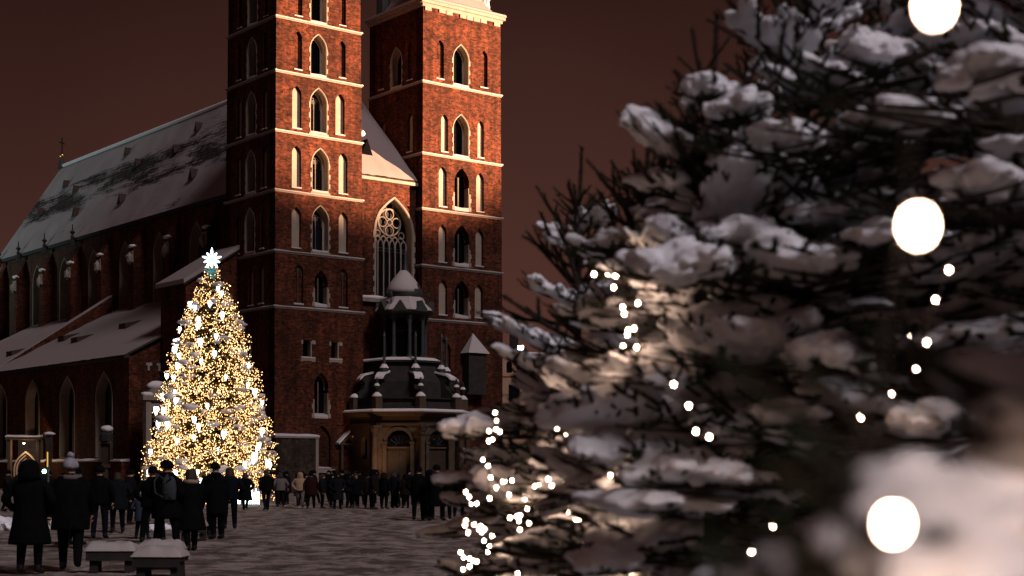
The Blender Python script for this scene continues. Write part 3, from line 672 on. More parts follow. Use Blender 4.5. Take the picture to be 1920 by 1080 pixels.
# --- stair annex leaning on the tower's side
def annex():
    an = empty('stair_annex', (0, 0, 0), 0, church)
    fn = lambda a, z, d: (a, 5.8 + d, z)
    holes = []; snow = MB()
    for spec in (('framed', -3.9, 11.0, 0.55, 0.95), ('framed', -0.9, 14.3, 0.45, 0.85), ('framed', -1.6, 10.3, 0.5, 1.0), ('framed', -2.3, 16.2, 0.35, 0.5)): opening(an, fn, spec, holes, snow)
    b = MB(); b.prism([(-4.4, 0), (-0.01, 0), (-0.01, 18.9), (-4.4, 16.1)], holes, fn, 0, 4.3); b.build('wall', 'brick', an)
    b = MB(); b.prism([(-4.75, 15.95), (0.0, 18.98), (0.0, 19.3), (-4.75, 16.3)], [], fn, -0.35, 4.6); b.build('roof_snow', 'thin_snow', an)
    b = MB(); b.prism([(-4.7, 15.8), (-0.01, 18.8), (-0.01, 18.975), (-4.7, 15.945)], [], fn, -0.25, 4.5); b.build('roof_board', 'tile', an)
    # stone wall shrine with a round snow-capped pediment at its foot
    sh = MB()
    sh.box(-7.6, -5.2, 6.2, 6.9, 0.0, 2.3); sh.box(-7.4, -7.0, 6.3, 6.85, 2.303, 7.0); sh.box(-5.8, -5.4, 6.3, 6.85, 2.303, 7.0); sh.box(-7.7, -5.1, 6.15, 7.0, 7.003, 7.35)
    sh.prism([(-6.998, 2.303), (-5.802, 2.303), (-5.802, 7.0), (-6.998, 7.0)], [arch(-6.4, 2.4, 1.0, 4.2, 'round', 8)], lambda a, z, d: (a, 6.4 + d, z), 0, 0.2)
    sh.prism([(-7.1, 7.353), (-5.7, 7.353)] + [(-6.4 + 0.7 * math.cos(t * math.pi / 8), 7.353 + 0.9 * math.sin(t * math.pi / 8)) for t in range(1, 8)], [], lambda a, z, d: (a, 6.35 + d, z), 0, 0.5)
    sh.build('stone_aedicule', 'stone', an)
    q = MB(); q.box(-6.99, -5.81, 6.62, 6.7, 2.31, 6.99); q.build('aedicule_back', 'black', an)
    q = MB(); q.blob((-6.4, 6.6, 8.15), 0.85, 4, 2, (0.95, 0.45, 0.42)); q.blob((-7.2, 6.55, 7.45), 0.55, 6, 2, (0.9, 0.7, 0.4)); q.blob((-5.6, 6.55, 7.45), 0.55, 7, 2, (0.9, 0.7, 0.4)); q.build('aedicule_snow', 'snow', an, smooth=True)
annex()

# --- foot of the left tower: low walled block, epitaphs
def tower_foot():
    tf = empty('tower_foot', (0, 0, 0), 0, church)
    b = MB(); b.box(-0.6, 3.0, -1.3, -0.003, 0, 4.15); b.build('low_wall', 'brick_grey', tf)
    b = MB(); b.box(-0.7, 3.1, -1.4, 0.1, 4.153, 4.3); b.box(2.8, 3.05, -1.36, -1.303, 0, 4.15); b.build('coping', 'stone', tf)
    s = MB(); snow_run(s, lambda a, z, d: (a, 0.0 + d, z), -0.7, 3.1, 4.303, -0.01, 1.4, 0.14); s.build('coping_snow', 'snow', tf)
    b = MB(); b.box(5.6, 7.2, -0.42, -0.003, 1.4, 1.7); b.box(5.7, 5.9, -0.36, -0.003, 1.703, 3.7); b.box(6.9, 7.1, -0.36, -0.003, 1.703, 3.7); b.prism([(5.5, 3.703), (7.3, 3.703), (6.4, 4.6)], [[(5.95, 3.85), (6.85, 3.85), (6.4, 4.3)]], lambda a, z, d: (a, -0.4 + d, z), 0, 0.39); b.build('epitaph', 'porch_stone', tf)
    s = MB(); s.add([(5.4, -0.5, 3.75), (6.4, -0.5, 4.68), (6.4, 0, 4.68), (5.4, 0, 3.75), (5.4, -0.5, 3.9), (6.4, -0.5, 4.85), (6.4, 0, 4.85), (5.4, 0, 3.9)], [(0, 1, 2, 3), (4, 5, 6, 7), (0, 1, 5, 4), (1, 2, 6, 5), (2, 3, 7, 6), (3, 0, 4, 7)])
    s.blob((6.9, -0.3, 4.35), 0.3, 2, 1, (1.2, 0.8, 0.5)); s.build('epitaph_snow', 'snow', tf)
    b = MB(); b.box(3.2, 5.3, -0.14, -0.003, 1.55, 1.85); b.build('stone_ledge', 'stone', tf)
    # oriel with a pyramid cap on the right tower
    b = MB(); b.box(17.6, 19.4, -0.9, -0.003, 8.2, 11.4); b.box(17.4, 19.6, -1.0, -0.003, 8.0, 8.197); b.build('oriel', 'dark_stone', tf)
    b = MB(); b.add([(17.4, -1.15, 11.4), (19.6, -1.15, 11.4), (19.6, 0, 11.4), (17.4, 0, 11.4), (18.5, -0.25, 13.1)], [(0, 1, 4), (1, 2, 4), (2, 3, 4), (3, 0, 4), (0, 3, 2, 1)]); b.build('oriel_cap_snow', 'ledge_snow', tf)
    b = MB(); b.box(15.2, 16.9, -0.9, -0.003, 7.0, 7.3); b.build('ledge', 'porch_stone', tf)
    s = MB(); s.add([(15.1, -1.0, 7.303), (17.0, -1.0, 7.303), (17.0, -0.01, 7.303), (15.1, -0.01, 7.303), (15.2, -0.3, 8.6), (15.8, -0.01, 8.6)], [(0, 1, 2, 3), (0, 1, 4), (1, 2, 5, 4), (0, 4, 5, 3)]); s.build('ledge_snow', 'snow', tf)
tower_foot()

# --- the baroque porch: half-octagon with columns, balustrade vases, volutes and a lantern dome
def porch():
    po = empty('porch', (0, 0, 0), 0, church); po['label'] = 'polygonal stone porch with columns, vases and a snowy lantern dome'
    C = Vector((10.72, -1.3)); s8 = 1.65
    pts = [Vector((-3.98, 2.1)), Vector((-3.98, -2.5)), Vector((-1.65, -4.83)), Vector((1.65, -4.83)), Vector((3.98, -2.5)), Vector((3.98, 2.1))]
    P_ = [C + p for p in pts]
    def poly(k, zlist, mat, name, mi=0, smooth=False):
        b = MB(); b.add([(C.x + p.x * f_, C.y + (p.y * f_ if p.y < 0 else p.y), z) for f_, z in zlist for p in pts],
                        [(j * 6 + i, j * 6 + (i + 1) % 6, (j + 1) * 6 + (i + 1) % 6, (j + 1) * 6 + i) for j in range(len(zlist) - 1) for i in range(6)] + [tuple(range(5, -1, -1)), tuple((len(zlist) - 1) * 6 + i for i in range(6))])
        return b.build(name, mat, po, smooth)
    for i in range(5):                                    # wall panels with doorways
        a, c = P_[i], P_[i + 1]; L = (c - a).length; d = (c - a) / L; nrm = Vector((d.y, -d.x))
        fn = lambda q, z, dd, a=a, d=d, nrm=nrm: (a.x + d.x * q - nrm.x * dd, a.y + d.y * q - nrm.y * dd, z)
        door = i in (1, 2, 3)
        holes = [arch(L / 2, 0.3, 1.9, 4.5, 'round', 10)] if door else [arch(L / 2 if i == 4 else L * 0.6, 2.6, 0.9, 1.7, 'round', 6)]
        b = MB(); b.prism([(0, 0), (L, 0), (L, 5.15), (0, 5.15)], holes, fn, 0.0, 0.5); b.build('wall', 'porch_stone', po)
        if door:
            b = MB(); b.prism(arch(L / 2, 0.3, 2.34, 4.74, 'round', 12), [arch(L / 2, 0.29, 1.92, 4.51, 'round', 12)], fn, -0.09, 0.02); b.build('door_surround', 'porch_stone', po)
            for sx in (-1, 1):
                b = MB(); x = L / 2 + sx * 1.06; b.prism([(x - 0.14, 0.3), (x + 0.14, 0.3), (x + 0.14, 3.75), (x - 0.14, 3.75)], [], fn, -0.16, -0.093); b.prism([(x - 0.2, 3.753), (x + 0.2, 3.753), (x + 0.2, 3.93), (x - 0.2, 3.93)], [], fn, -0.2, -0.093); b.build('pilaster', 'porch_stone', po)
            b = MB(); b.prism([(L / 2 - 0.96, 3.42), (L / 2 + 0.96, 3.42), (L / 2 + 0.96, 3.55), (L / 2 - 0.96, 3.55)], [], fn, 0.1, 0.3); b.build('transom', 'porch_stone', po)
            b = MB(); b.prism([(L / 2 - 0.95, 0.3), (L / 2 - 0.01, 0.3), (L / 2 - 0.01, 3.41), (L / 2 - 0.95, 3.41)], [], fn, 0.26, 0.34); b.prism([(L / 2 + 0.01, 0.3), (L / 2 + 0.95, 0.3), (L / 2 + 0.95, 3.41), (L / 2 + 0.01, 3.41)], [], fn, 0.26, 0.34); b.build('door', 'wood_door', po)
            b = MB(); b.prism(arch(L / 2, 3.55, 1.88, 0.93, 'round', 8, 0.93), [], fn, 0.4, 0.44); b.build('fanlight_pane', 'glass', po)
            b = MB()
            for k in range(7):
                t = math.pi * (k + 0.5) / 7; p0 = (L / 2 + 0.2 * math.cos(t), 3.57 + 0.2 * math.sin(t)); p1 = (L / 2 + 0.9 * math.cos(t), 3.57 + 0.88 * math.sin(t))
                b.tube([fn(p0[0], p0[1], 0.3), fn(p1[0], p1[1], 0.3)], 0.035, 4)
            b.build('fanlight_bars', 'iron', po)
        b = MB(); b.prism([(0.3, 2.95), (0.75, 2.95), (0.75, 3.12), (0.3, 3.12)], [], fn, -0.07, -0.003); b.prism([(L - 0.75, 2.95), (L - 0.3, 2.95), (L - 0.3, 3.12), (L - 0.75, 3.12)], [], fn, -0.07, -0.003); b.build('string_course', 'porch_stone', po)
    b = MB(); b.add([(p.x, p.y, z) for z in (0, 0.28) for p in [C + q * 1.22 if q.y < 0 else C + Vector((q.x * 1.22, q.y)) for q in pts]], [(i, (i + 1) % 6, 6 + (i + 1) % 6, 6 + i) for i in range(6)] + [tuple(6 + i for i in range(6))]); b.build('step', 'porch_stone', po)
    for k in (1, 2, 3, 4):                                # free columns on the corners
        p = C + pts[k] * 1.10
        b = MB(); b.lathe([(0.34, 0.28), (0.34, 0.9), (0.28, 0.95), (0.3, 1.05), (0.235, 1.12), (0.225, 3.0), (0.19, 4.35), (0.22, 4.4)], (p.x, p.y, 0), 14); b.build('column', 'porch_stone', po, smooth=False)
        b = MB(); b.lathe([(0.2, 4.403), (0.24, 4.5), (0.22, 4.62), (0.33, 4.8), (0.36, 4.9), (0.36, 4.98)], (p.x, p.y, 0), 8); b.build('capital', 'porch_stone', po)
        b = MB(); b.box(p.x - 0.38, p.x + 0.38, p.y - 0.38, p.y + 0.38, 4.985, 5.15); b.build('column_entablature', 'porch_stone', po)
    poly(6, [(1.03, 5.153), (1.03, 5.35), (1.0, 5.36), (1.0, 5.85), (1.06, 5.88), (1.10, 6.0), (1.16, 6.1), (1.16, 6.2)], 'porch_stone', 'entablature')
    poly(6, [(1.17, 6.203), (1.175, 6.30), (1.13, 6.42), (0.75, 6.5)], 'snow', 'ledge_snow')
    poly(6, [(1.0, 6.3), (1.0, 6.62), (0.96, 6.63), (0.94, 7.2), (1.0, 7.22), (1.0, 7.3)], 'dark_stone', 'parapet')
    poly(6, [(0.80, 6.4), (0.78, 8.6), (0.66, 9.4), (0.60, 10.1)], 'dark_stone', 'drum')
    poly(6, [(0.68, 10.103), (0.68, 10.25)], 'dark_stone', 'lantern_ledge')
    poly(6, [(0.685, 10.253), (0.68, 10.36), (0.60, 10.5), (0.3, 10.55)], 'snow', 'lantern_ledge_snow')
    for k in (0, 1, 2, 3, 4):
        p = C + (pts[k] * 1.02 if k else Vector((-4.05, 0.6)))
        b = MB(); b.box(p.x - 0.3, p.x + 0.3, p.y - 0.3, p.y + 0.3, 6.45, 7.35); b.build('parapet_pier', 'porch_stone', po)
        q = MB(); q.lathe([(0.40, 7.353), (0.38, 7.45), (0.22, 7.62), (0.10, 7.7)], (p.x, p.y, 0), 8); q.build('pier_snow', 'snow', po, smooth=True)
        if k:
            b = MB(); b.lathe([(0.12, 7.6), (0.09, 7.8), (0.22, 8.0), (0.25, 8.15), (0.14, 8.3), (0.09, 8.45), (0.12, 8.55), (0.04, 8.8)], (p.x, p.y, 0), 8); b.build('vase', 'dark_stone', po, smooth=True)
            q = MB(); q.lathe([(0.24, 8.16), (0.16, 8.32), (0.08, 8.4)], (p.x, p.y, 0), 8); q.build('vase_snow', 'snow', po)
        # volute buttress behind the pier with its curl of snow
        d = pts[k].normalized() if k else Vector((-1, 0.1)).normalized()
        cur = [(0.98, 7.3), (0.97, 7.7), (0.88, 8.0), (0.84, 8.5), (0.90, 8.75), (0.86, 9.0), (0.76, 9.1)]
        R0 = pts[k].length if k else 4.05; q = Vector((-d.y, d.x)) * 0.28
        b = MB(); vs = []
        for f_, z in cur: vs += [(C.x + d.x * R0 * f_ + q.x, C.y + d.y * R0 * f_ + q.y, z), (C.x + d.x * R0 * f_ - q.x, C.y + d.y * R0 * f_ - q.y, z), (C.x + d.x * R0 * 0.6 - q.x, C.y + d.y * R0 * 0.6 - q.y, z), (C.x + d.x * R0 * 0.6 + q.x, C.y + d.y * R0 * 0.6 + q.y, z)]
        n = len(cur); fs = [(j * 4 + i, j * 4 + (i + 1) % 4, (j + 1) * 4 + (i + 1) % 4, (j + 1) * 4 + i) for j in range(n - 1) for i in range(4)] + [(0, 3, 2, 1), tuple((n - 1) * 4 + i for i in range(4))]
        b.add(vs, fs); b.build('volute', 'dark_stone', po)
        sn = MB(); vs = []; cap = [(0.95, 8.72, 0.0), (0.93, 8.82, 0), (0.86, 9.08, 0), (0.72, 9.22, 0), (0.66, 9.3, 0)]
        for f_, z, _ in cap: vs += [(C.x + d.x * R0 * f_ + q.x * 1.25, C.y + d.y * R0 * f_ + q.y * 1.25, z), (C.x + d.x * R0 * f_ - q.x * 1.25, C.y + d.y * R0 * f_ - q.y * 1.25, z), (C.x + d.x * R0 * f_ - q.x * 1.2, C.y + d.y * R0 * f_ - q.y * 1.2, z + 0.15), (C.x + d.x * R0 * f_ + q.x * 1.2, C.y + d.y * R0 * f_ + q.y * 1.2, z + 0.15)]
        n = len(cap); sn.add(vs, [(j * 4 + i, j * 4 + (i + 1) % 4, (j + 1) * 4 + (i + 1) % 4, (j + 1) * 4 + i) for j in range(n - 1) for i in range(4)] + [(0, 3, 2, 1), tuple((n - 1) * 4 + i for i in range(4))]); sn.build('volute_snow', 'snow', po)
        if k:
            p2 = C + pts[k] * 0.74
            b = MB(); b.lathe([(0.34, 9.3), (0.34, 9.6), (0.2, 9.75), (0.1, 10.2), (0.1, 12.0), (0.14, 12.05), (0.02, 12.4)], (p2.x, p2.y, 0), 8); b.build('pinnacle', 'copper', po)
            q2 = MB(); q2.lathe([(0.37, 9.603), (0.3, 9.72), (0.14, 9.95)], (p2.x, p2.y, 0), 8); q2.build('pinnacle_snow', 'snow', po)
    # lantern: eight posts round a dark core, bracketed eaves, bell dome, finial
    lc = (C.x + 0.0, C.y - 0.4, 0)
    b = MB(); b.lathe([(1.35, 10.3), (1.35, 14.0)], lc, 8, rot=math.pi / 8); b.build('lantern_core', 'black', po)
    for k in range(8):
        t = math.pi / 8 + k * math.pi / 4; x, y = lc[0] + 1.62 * math.cos(t), lc[1] + 1.62 * math.sin(t)
        b = MB(); b.lathe([(0.24, 10.3), (0.24, 10.7), (0.15, 10.75), (0.15, 13.5), (0.26, 13.7), (0.26, 13.95)], (x, y, 0), 8); b.build('lantern_post', 'copper', po)
        t2 = k * math.pi / 4; m = Matrix.Rotation(t2, 3, 'Z')
        fn = lambda a, z, d, m=m: tuple(Vector(lc) + m @ Vector((1.58 - d, a, 0)) + Vector((0, 0, z)))
        b = MB(); b.prism([(-0.62, 12.6), (0.62, 12.6), (0.62, 13.95), (-0.62, 13.95)], [arch(0, 12.61, 1.0, 1.0, 'round', 6)], fn, 0, 0.1); b.build('lantern_arch', 'dark_stone', po)
        f3 = lambda a, z, d, m=m: tuple(Vector(lc) + m @ Vector((2.3 - d, a, 0)) + Vector((0, 0, z)))
        b = MB(); b.prism([(-0.62, 14.1), (0.62, 14.1), (0, 14.95)], [], f3, 0, 1.1); b.build('eaves_gable', 'copper', po)
    b = MB(); b.lathe([(1.95, 13.953), (2.2, 14.1), (2.25, 14.2)], lc, 8, rot=math.pi / 8); b.build('lantern_eaves', 'copper', po)
    b = MB(); b.lathe([(2.42, 14.203), (2.35, 14.35), (1.75, 14.85), (1.45, 15.3)], lc, 8, rot=math.pi / 8); b.build('eaves_snow', 'ledge_snow', po)
    b = MB(); b.lathe([(1.3, 15.2), (1.42, 15.5), (1.34, 15.9), (1.1, 16.35), (0.78, 16.75), (0.48, 17.1), (0.3, 17.35)], lc, 16); b.build('dome', 'copper', po, smooth=True)
    s = MB(); s.lathe([(1.38, 15.6), (1.36, 15.9), (1.15, 16.35), (0.84, 16.76), (0.53, 17.12), (0.30, 17.4)], (lc[0] - 0.13, lc[1] + 0.02, 0.05), 16); s.build('dome_snow', 'ledge_snow', po, smooth=True)
    b = MB(); b.lathe([(0.3, 17.3), (0.34, 17.5), (0.14, 17.6), (0.2, 17.85), (0.1, 18.0), (0.17, 18.25), (0.08, 18.4), (0.14, 18.7), (0.03, 19.2)], lc, 8); b.build('finial', 'copper', po, smooth=True)
    for dx, dy in ((-1.75, -0.6), (1.1, -1.6), (1.85, 0.3)):
        b = MB(); b.lathe([(0.06, 14.6), (0.05, 15.2), (0.14, 15.3), (0.14, 15.45), (0.03, 15.7)], (lc[0] + dx, lc[1] + dy, 0), 6); b.build('small_finial', 'copper', po)
porch()

# ------------------------------------------------------------------ townhouse beyond the square
def townhouse():
    h = empty('townhouse', (-6.0, 150, 0)); tag(h, 'plastered townhouse with an arcaded parapet behind the right tower', 'house')
    fn = lambda a, z, d: (a, d, z)
    wins = [(1.4 + i * 2.4, z) for i in range(8) for z in (1.6, 5.2, 8.4)]
    b = MB(); b.prism([(0, 0), (20, 0), (20, 11.0), (0, 11.0)], [[(x - 0.55, z), (x + 0.55, z), (x + 0.55, z + 1.8), (x - 0.55, z + 1.8)] for x, z in wins], fn, 0, 0.5); b.box(0.0, 20, 0.503, 14, 0, 11.0); b.build('wall', 'house_wall', h)
    for x, z in wins:
        w = MB(); w.box(x - 0.55, x + 0.55, 0.3, 0.4, z, z + 1.8); w.build('window_pane', 'glass', h)
        w = MB(); w.box(x - 0.7, x + 0.7, -0.12, -0.003, z - 0.16, z - 0.003); w.build('window_sill', 'stone', h)
    arcs = [0.7 + 1.0 * i for i in range(19)]
    b = MB(); b.prism([(-0.1, 11.003), (20.1, 11.003), (20.1, 13.0), (-0.1, 13.0)], [arch(a, 11.35, 0.55, 1.15, 'round', 6) for a in arcs], fn, -0.1, 0.4); b.build('parapet', 'house_wall', h)
    b = MB(); b.box(-0.1, 20.1, 0.45, 0.6, 11.01, 13.0); b.build('parapet_back', 'dark_stone', h)
    b = MB(); b.box(-0.2, 20.2, -0.25, 0.5, 13.003, 13.2); b.build('parapet_coping', 'stone', h)
    s = MB(); snow_run(s, lambda a, z, d: (a, 0.5 + d, z), -0.2, 20.2, 13.203, 0.0, 0.75, 0.16); s.build('parapet_snow', 'snow', h)
    b = MB(); b.box(5.7, 6.6, 4, 5.2, 11.0, 16.4); b.box(5.6, 6.7, 3.9, 5.3, 16.403, 16.6); b.build('chimney', 'dark_stone', h)
    b = MB(); b.tube([(5.95, 0.2, 13.2), (5.95, 0.2, 14.6)], 0.05, 6); b.build('mast', 'iron', h)
    lamp = empty('roof_floodlight', (0.82, 149.6, 13.25)); tag(lamp, 'bright white floodlight on the parapet of the townhouse', 'floodlight')
    b = MB(); b.tube([(0, 0, 0), (0, 0, 0.35)], 0.05, 6); b.build('bracket', 'iron', lamp)
    b = MB(); b.box(-0.3, 0.3, 0.0, 0.25, 0.3, 0.75); b.build('housing', 'iron', lamp)
    b = MB(); b.box(-0.26, 0.26, -0.05, -0.004, 0.34, 0.71); b.build('lens', 'flood_white', lamp)
emis('flood_white', (0.9, 0.93, 1.0), 60)
townhouse()

# ------------------------------------------------------------------ the big lit Christmas tree on the square
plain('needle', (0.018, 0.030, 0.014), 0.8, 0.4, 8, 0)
plain('needle_bulb_lit', (0.13, 0.10, 0.030), 0.8, 0.4, 8, 0)  # golden light of the bulbs painted into the tall tree's needle colour
plain('bark', (0.030, 0.020, 0.014), 0.9, 0.3, 10, 0.3)
emis('bulb_amber', (1.0, 0.54, 0.20), 3.8)
emis('bulb_pale', (1.0, 0.70, 0.38), 4.6)
emis('led_white', (0.72, 0.90, 1.0), 4.5)
emis('led_cyan', (0.25, 0.85, 0.95), 2.2)
plain('white_fabric', (0.62, 0.60, 0.58), 0.8, 0.15, 5, 0)
TX, TY = -15.7, 80.0
def tree_r(z):
    pr = [(0.3, 3.1), (1.7, 3.35), (3.5, 3.05), (6.8, 2.35), (9.6, 1.5), (11.2, 0.85), (12.0, 0.45), (12.6, 0.12)]
    for (z0, r0), (z1, r1) in zip(pr, pr[1:]):
        if z <= z1: return r0 + (r1 - r0) * max(0, (z - z0) / (z1 - z0))
    return 0.1
def christmas_tree():
    rn = random.Random(11)
    t = empty('christmas_tree', (TX, TY, 0)); tag(t, 'tall snow-dusted Christmas tree covered in golden lights in front of the church', 'tree')
    b = MB(); b.tube([(0, 0, -0.1), (0, 0, 6), (0, 0, 12.6)], [0.24, 0.14, 0.03], 8); b.build('trunk', 'bark', t)
    cr = MB(); sn = MB(); spots = []
    z = 0.5; lev = 0
    while z < 12.4:
        R0 = tree_r(z); n = max(5, int(R0 * 11)); 
        for k in range(n):
            a = 2 * math.pi * (k + rn.random() * 0.7) / n; L = R0 * rn.uniform(0.78, 1.08); d = Vector((math.cos(a), math.sin(a), 0)); sd_ = Vector((-d.y, d.x, 0))
            tip = d * L + Vector((0, 0, z - L * 0.10 + rn.uniform(-0.1, 0.15)))
            base = Vector((0, 0, z + L * 0.12))
            cr.tube([base, base.lerp(tip, 0.6) + Vector((0, 0, 0.03)), tip], [0.03, 0.02, 0.006], 4, cap=False)
            for j in range(int(7 + L * 9)):                     # side twigs, each a few needle blades
                f_ = rn.uniform(0.3, 1.02); p = base.lerp(tip, f_); l = (0.16 + 0.42 * (1.05 - f_)) * rn.uniform(0.6, 1.2) * min(1, L)
                q = p + (d * rn.uniform(0.2, 0.9) + sd_ * rn.choice((-1, 1)) * rn.uniform(0.3, 1.0)).normalized() * l + Vector((0, 0, rn.uniform(-0.16, 0.06)))
                for w_ in range(3):
                    off = Vector((rn.uniform(-1, 1), rn.uniform(-1, 1), rn.uniform(-0.6, 1))) * 0.07
                    cr.add([p, p.lerp(q, 0.5) + off, q], [(0, 1, 2)])
                if f_ > 0.55: spots.append(q)
            if rn.random() < 0.24:
                sn.blob(tip * 0.93 + Vector((0, 0, z * 0.07 + 0.03)) if False else base.lerp(tip, rn.uniform(0.82, 0.98)) + Vector((0, 0, 0.06)), rn.uniform(0.12, 0.40) * min(1, 0.5 + R0 / 3), rn.randint(0, 99), 2, (1.15, 1.15, 0.5), 0.5)
        z += 0.30; lev += 1
    cr.build('crown', 'needle_bulb_lit', t, fix=False); tag(sn.build('snow', 'snow', t, smooth=True), kind='stuff')
    # thousands of fairy lights
    for nm, mt, cnt, rr in (('fairy_lights', 'bulb_amber', 16000, (0.015, 0.029)), ('pale_fairy_lights', 'bulb_pale', 5000, (0.015, 0.029))):
        fl = MB()
        for i in range(cnt):
            p = rn.choice(spots)
            if p.y > 0.9 or noise.noise(p * 1.1) < rn.uniform(-0.8, -0.2): continue
            q = p + Vector((rn.gauss(0, 0.07), rn.gauss(0, 0.07) - 0.05, rn.gauss(0, 0.07))); r = rn.uniform(*rr)
            fl.add([q + Vector(c) * r for c in ((1, 0, 0), (-1, 0, 0), (0, 1, 0), (0, -1, 0), (0, 0, 1.3), (0, 0, -1.3))], [(0, 2, 4), (2, 1, 4), (1, 3, 4), (3, 0, 4), (2, 0, 5), (1, 2, 5), (3, 1, 5), (0, 3, 5)])
        o = fl.build(nm, mt, None, fix=False); o.location = (TX, TY, 0)
        tag(o, 'golden fairy lights wound round the tall Christmas tree' if mt == 'bulb_amber' else 'paler warm fairy lights mixed among the golden ones on the tall Christmas tree', 'fairy lights', kind='stuff')
    # white LED icicle figures
    proto = None
    for i in range(58):
        z = 0.9 + 10.3 * (i / 58.0) ** 1.25 + rn.uniform(-0.2, 0.2); a = -math.pi / 2 + rn.uniform(-1.45, 1.45); R0 = tree_r(z) * rn.uniform(0.93, 1.05)
        if proto is None:
            proto = empty('icicle_ornament'); tag(proto, 'white glowing icicle ornament hung among the golden lights of the tall tree', 'ornament', 'white icicle ornaments on the tall tree')
            q = MB()
            for k in range(5):
                x = (k - 2) * 0.065; l = (0.5, 0.8, 1.0, 0.7, 0.45)[k] * 0.46
                q.lathe([(0.02, 0.14), (0.05, 0.05), (0.042, -l * 0.5), (0.012, -l)], (x, (k % 2) * 0.03, 0), 5)
            q.build('icicle', 'led_white', proto)
            q = MB(); q.tube([(0, 0, 0.1), (0, 0, 0.24)], 0.006, 4); q.build('hook', 'iron', proto)
            o = proto
        else: o = copy_tree(proto)
        o.location = (TX + R0 * math.cos(a), TY + R0 * math.sin(a), z); o.rotation_euler = (0, rn.uniform(-0.2, 0.2), rn.uniform(-1, 1)); s_ = rn.uniform(0.5, 0.85); o.scale = (s_, s_, s_)
    # star
    st = empty('tree_topper_star', (TX, TY - 0.1, 12.72)); tag(st, 'white glowing star with ten rays on top of the tall Christmas tree', 'star')
    q = MB(); q.tube([(0, 0, -0.55), (0, 0, 0)], 0.04, 6); q.build('stem', 'led_cyan', st)
    q = MB(); q.lathe([(0.10, -0.06), (0.12, 0), (0.10, 0.06)], (0, 0, 0), 10); q.build('hub', 'led_cyan', st); 
    st.children[1].rotation_euler = (R(90), 0, 0)
    for k in range(10):
        a = math.pi / 2 + 2 * math.pi * k / 10; l = 0.62 if k == 0 else (0.52 if k % 2 == 0 else 0.44); d = Vector((math.cos(a), 0, math.sin(a)))
        q = MB(); q.tube([d * 0.1, d * (0.1 + l * 0.5), d * l], [0.035, 0.07, 0.025], 6); q.build('ray', 'led_white', st)
    q = MB(); rn2 = random.Random(3)
    for k in range(70):
        a = rn2.uniform(0, 6.28); p = Vector((0, 0, -0.75 + rn2.uniform(-0.25, 0.2))); q.tube([p, p + Vector((math.cos(a), math.sin(a), 0.5)) * rn2.uniform(0.2, 0.42)], [0.02, 0.006], 4)
    q.build('frosted_collar', 'led_cyan_dim', st)
emis('led_cyan_dim', (0.10, 0.42, 0.42), 0.35)
christmas_tree()

def light_curtain(x, y, w, h, n, label):
    c = empty('light_curtain', (x, y, 0)); tag(c, label, 'light curtain', 'white light panels at the foot of the tall tree')
    q = MB(); q.tube([(-w / 2, 0, 0), (-w / 2, 0, h), (w / 2, 0, h), (w / 2, 0, 0)], 0.03, 6); q.build('frame', 'iron', c)
    for i in range(n):
        a = -w / 2 + w * (i + 0.5) / n; q = MB(); k = 0.85 + 0.15 * math.sin(i * 2.3); q.tube([(a, 0.02, 0.05), (a, 0.02, h * k)], w / n * 0.36, 5); q.build('light_strip', 'led_white', c)
light_curtain(-12.9, 76.0, 0.8, 0.85, 9, 'white light panel at the right foot of the tall Christmas tree')
light_curtain(-13.75, 76.3, 0.5, 0.6, 6, 'narrow white light panel beside the wider one under the tall tree')
light_curtain(-15.75, 76.2, 0.5, 0.95, 6, 'white light panel behind the couple under the tall Christmas tree')

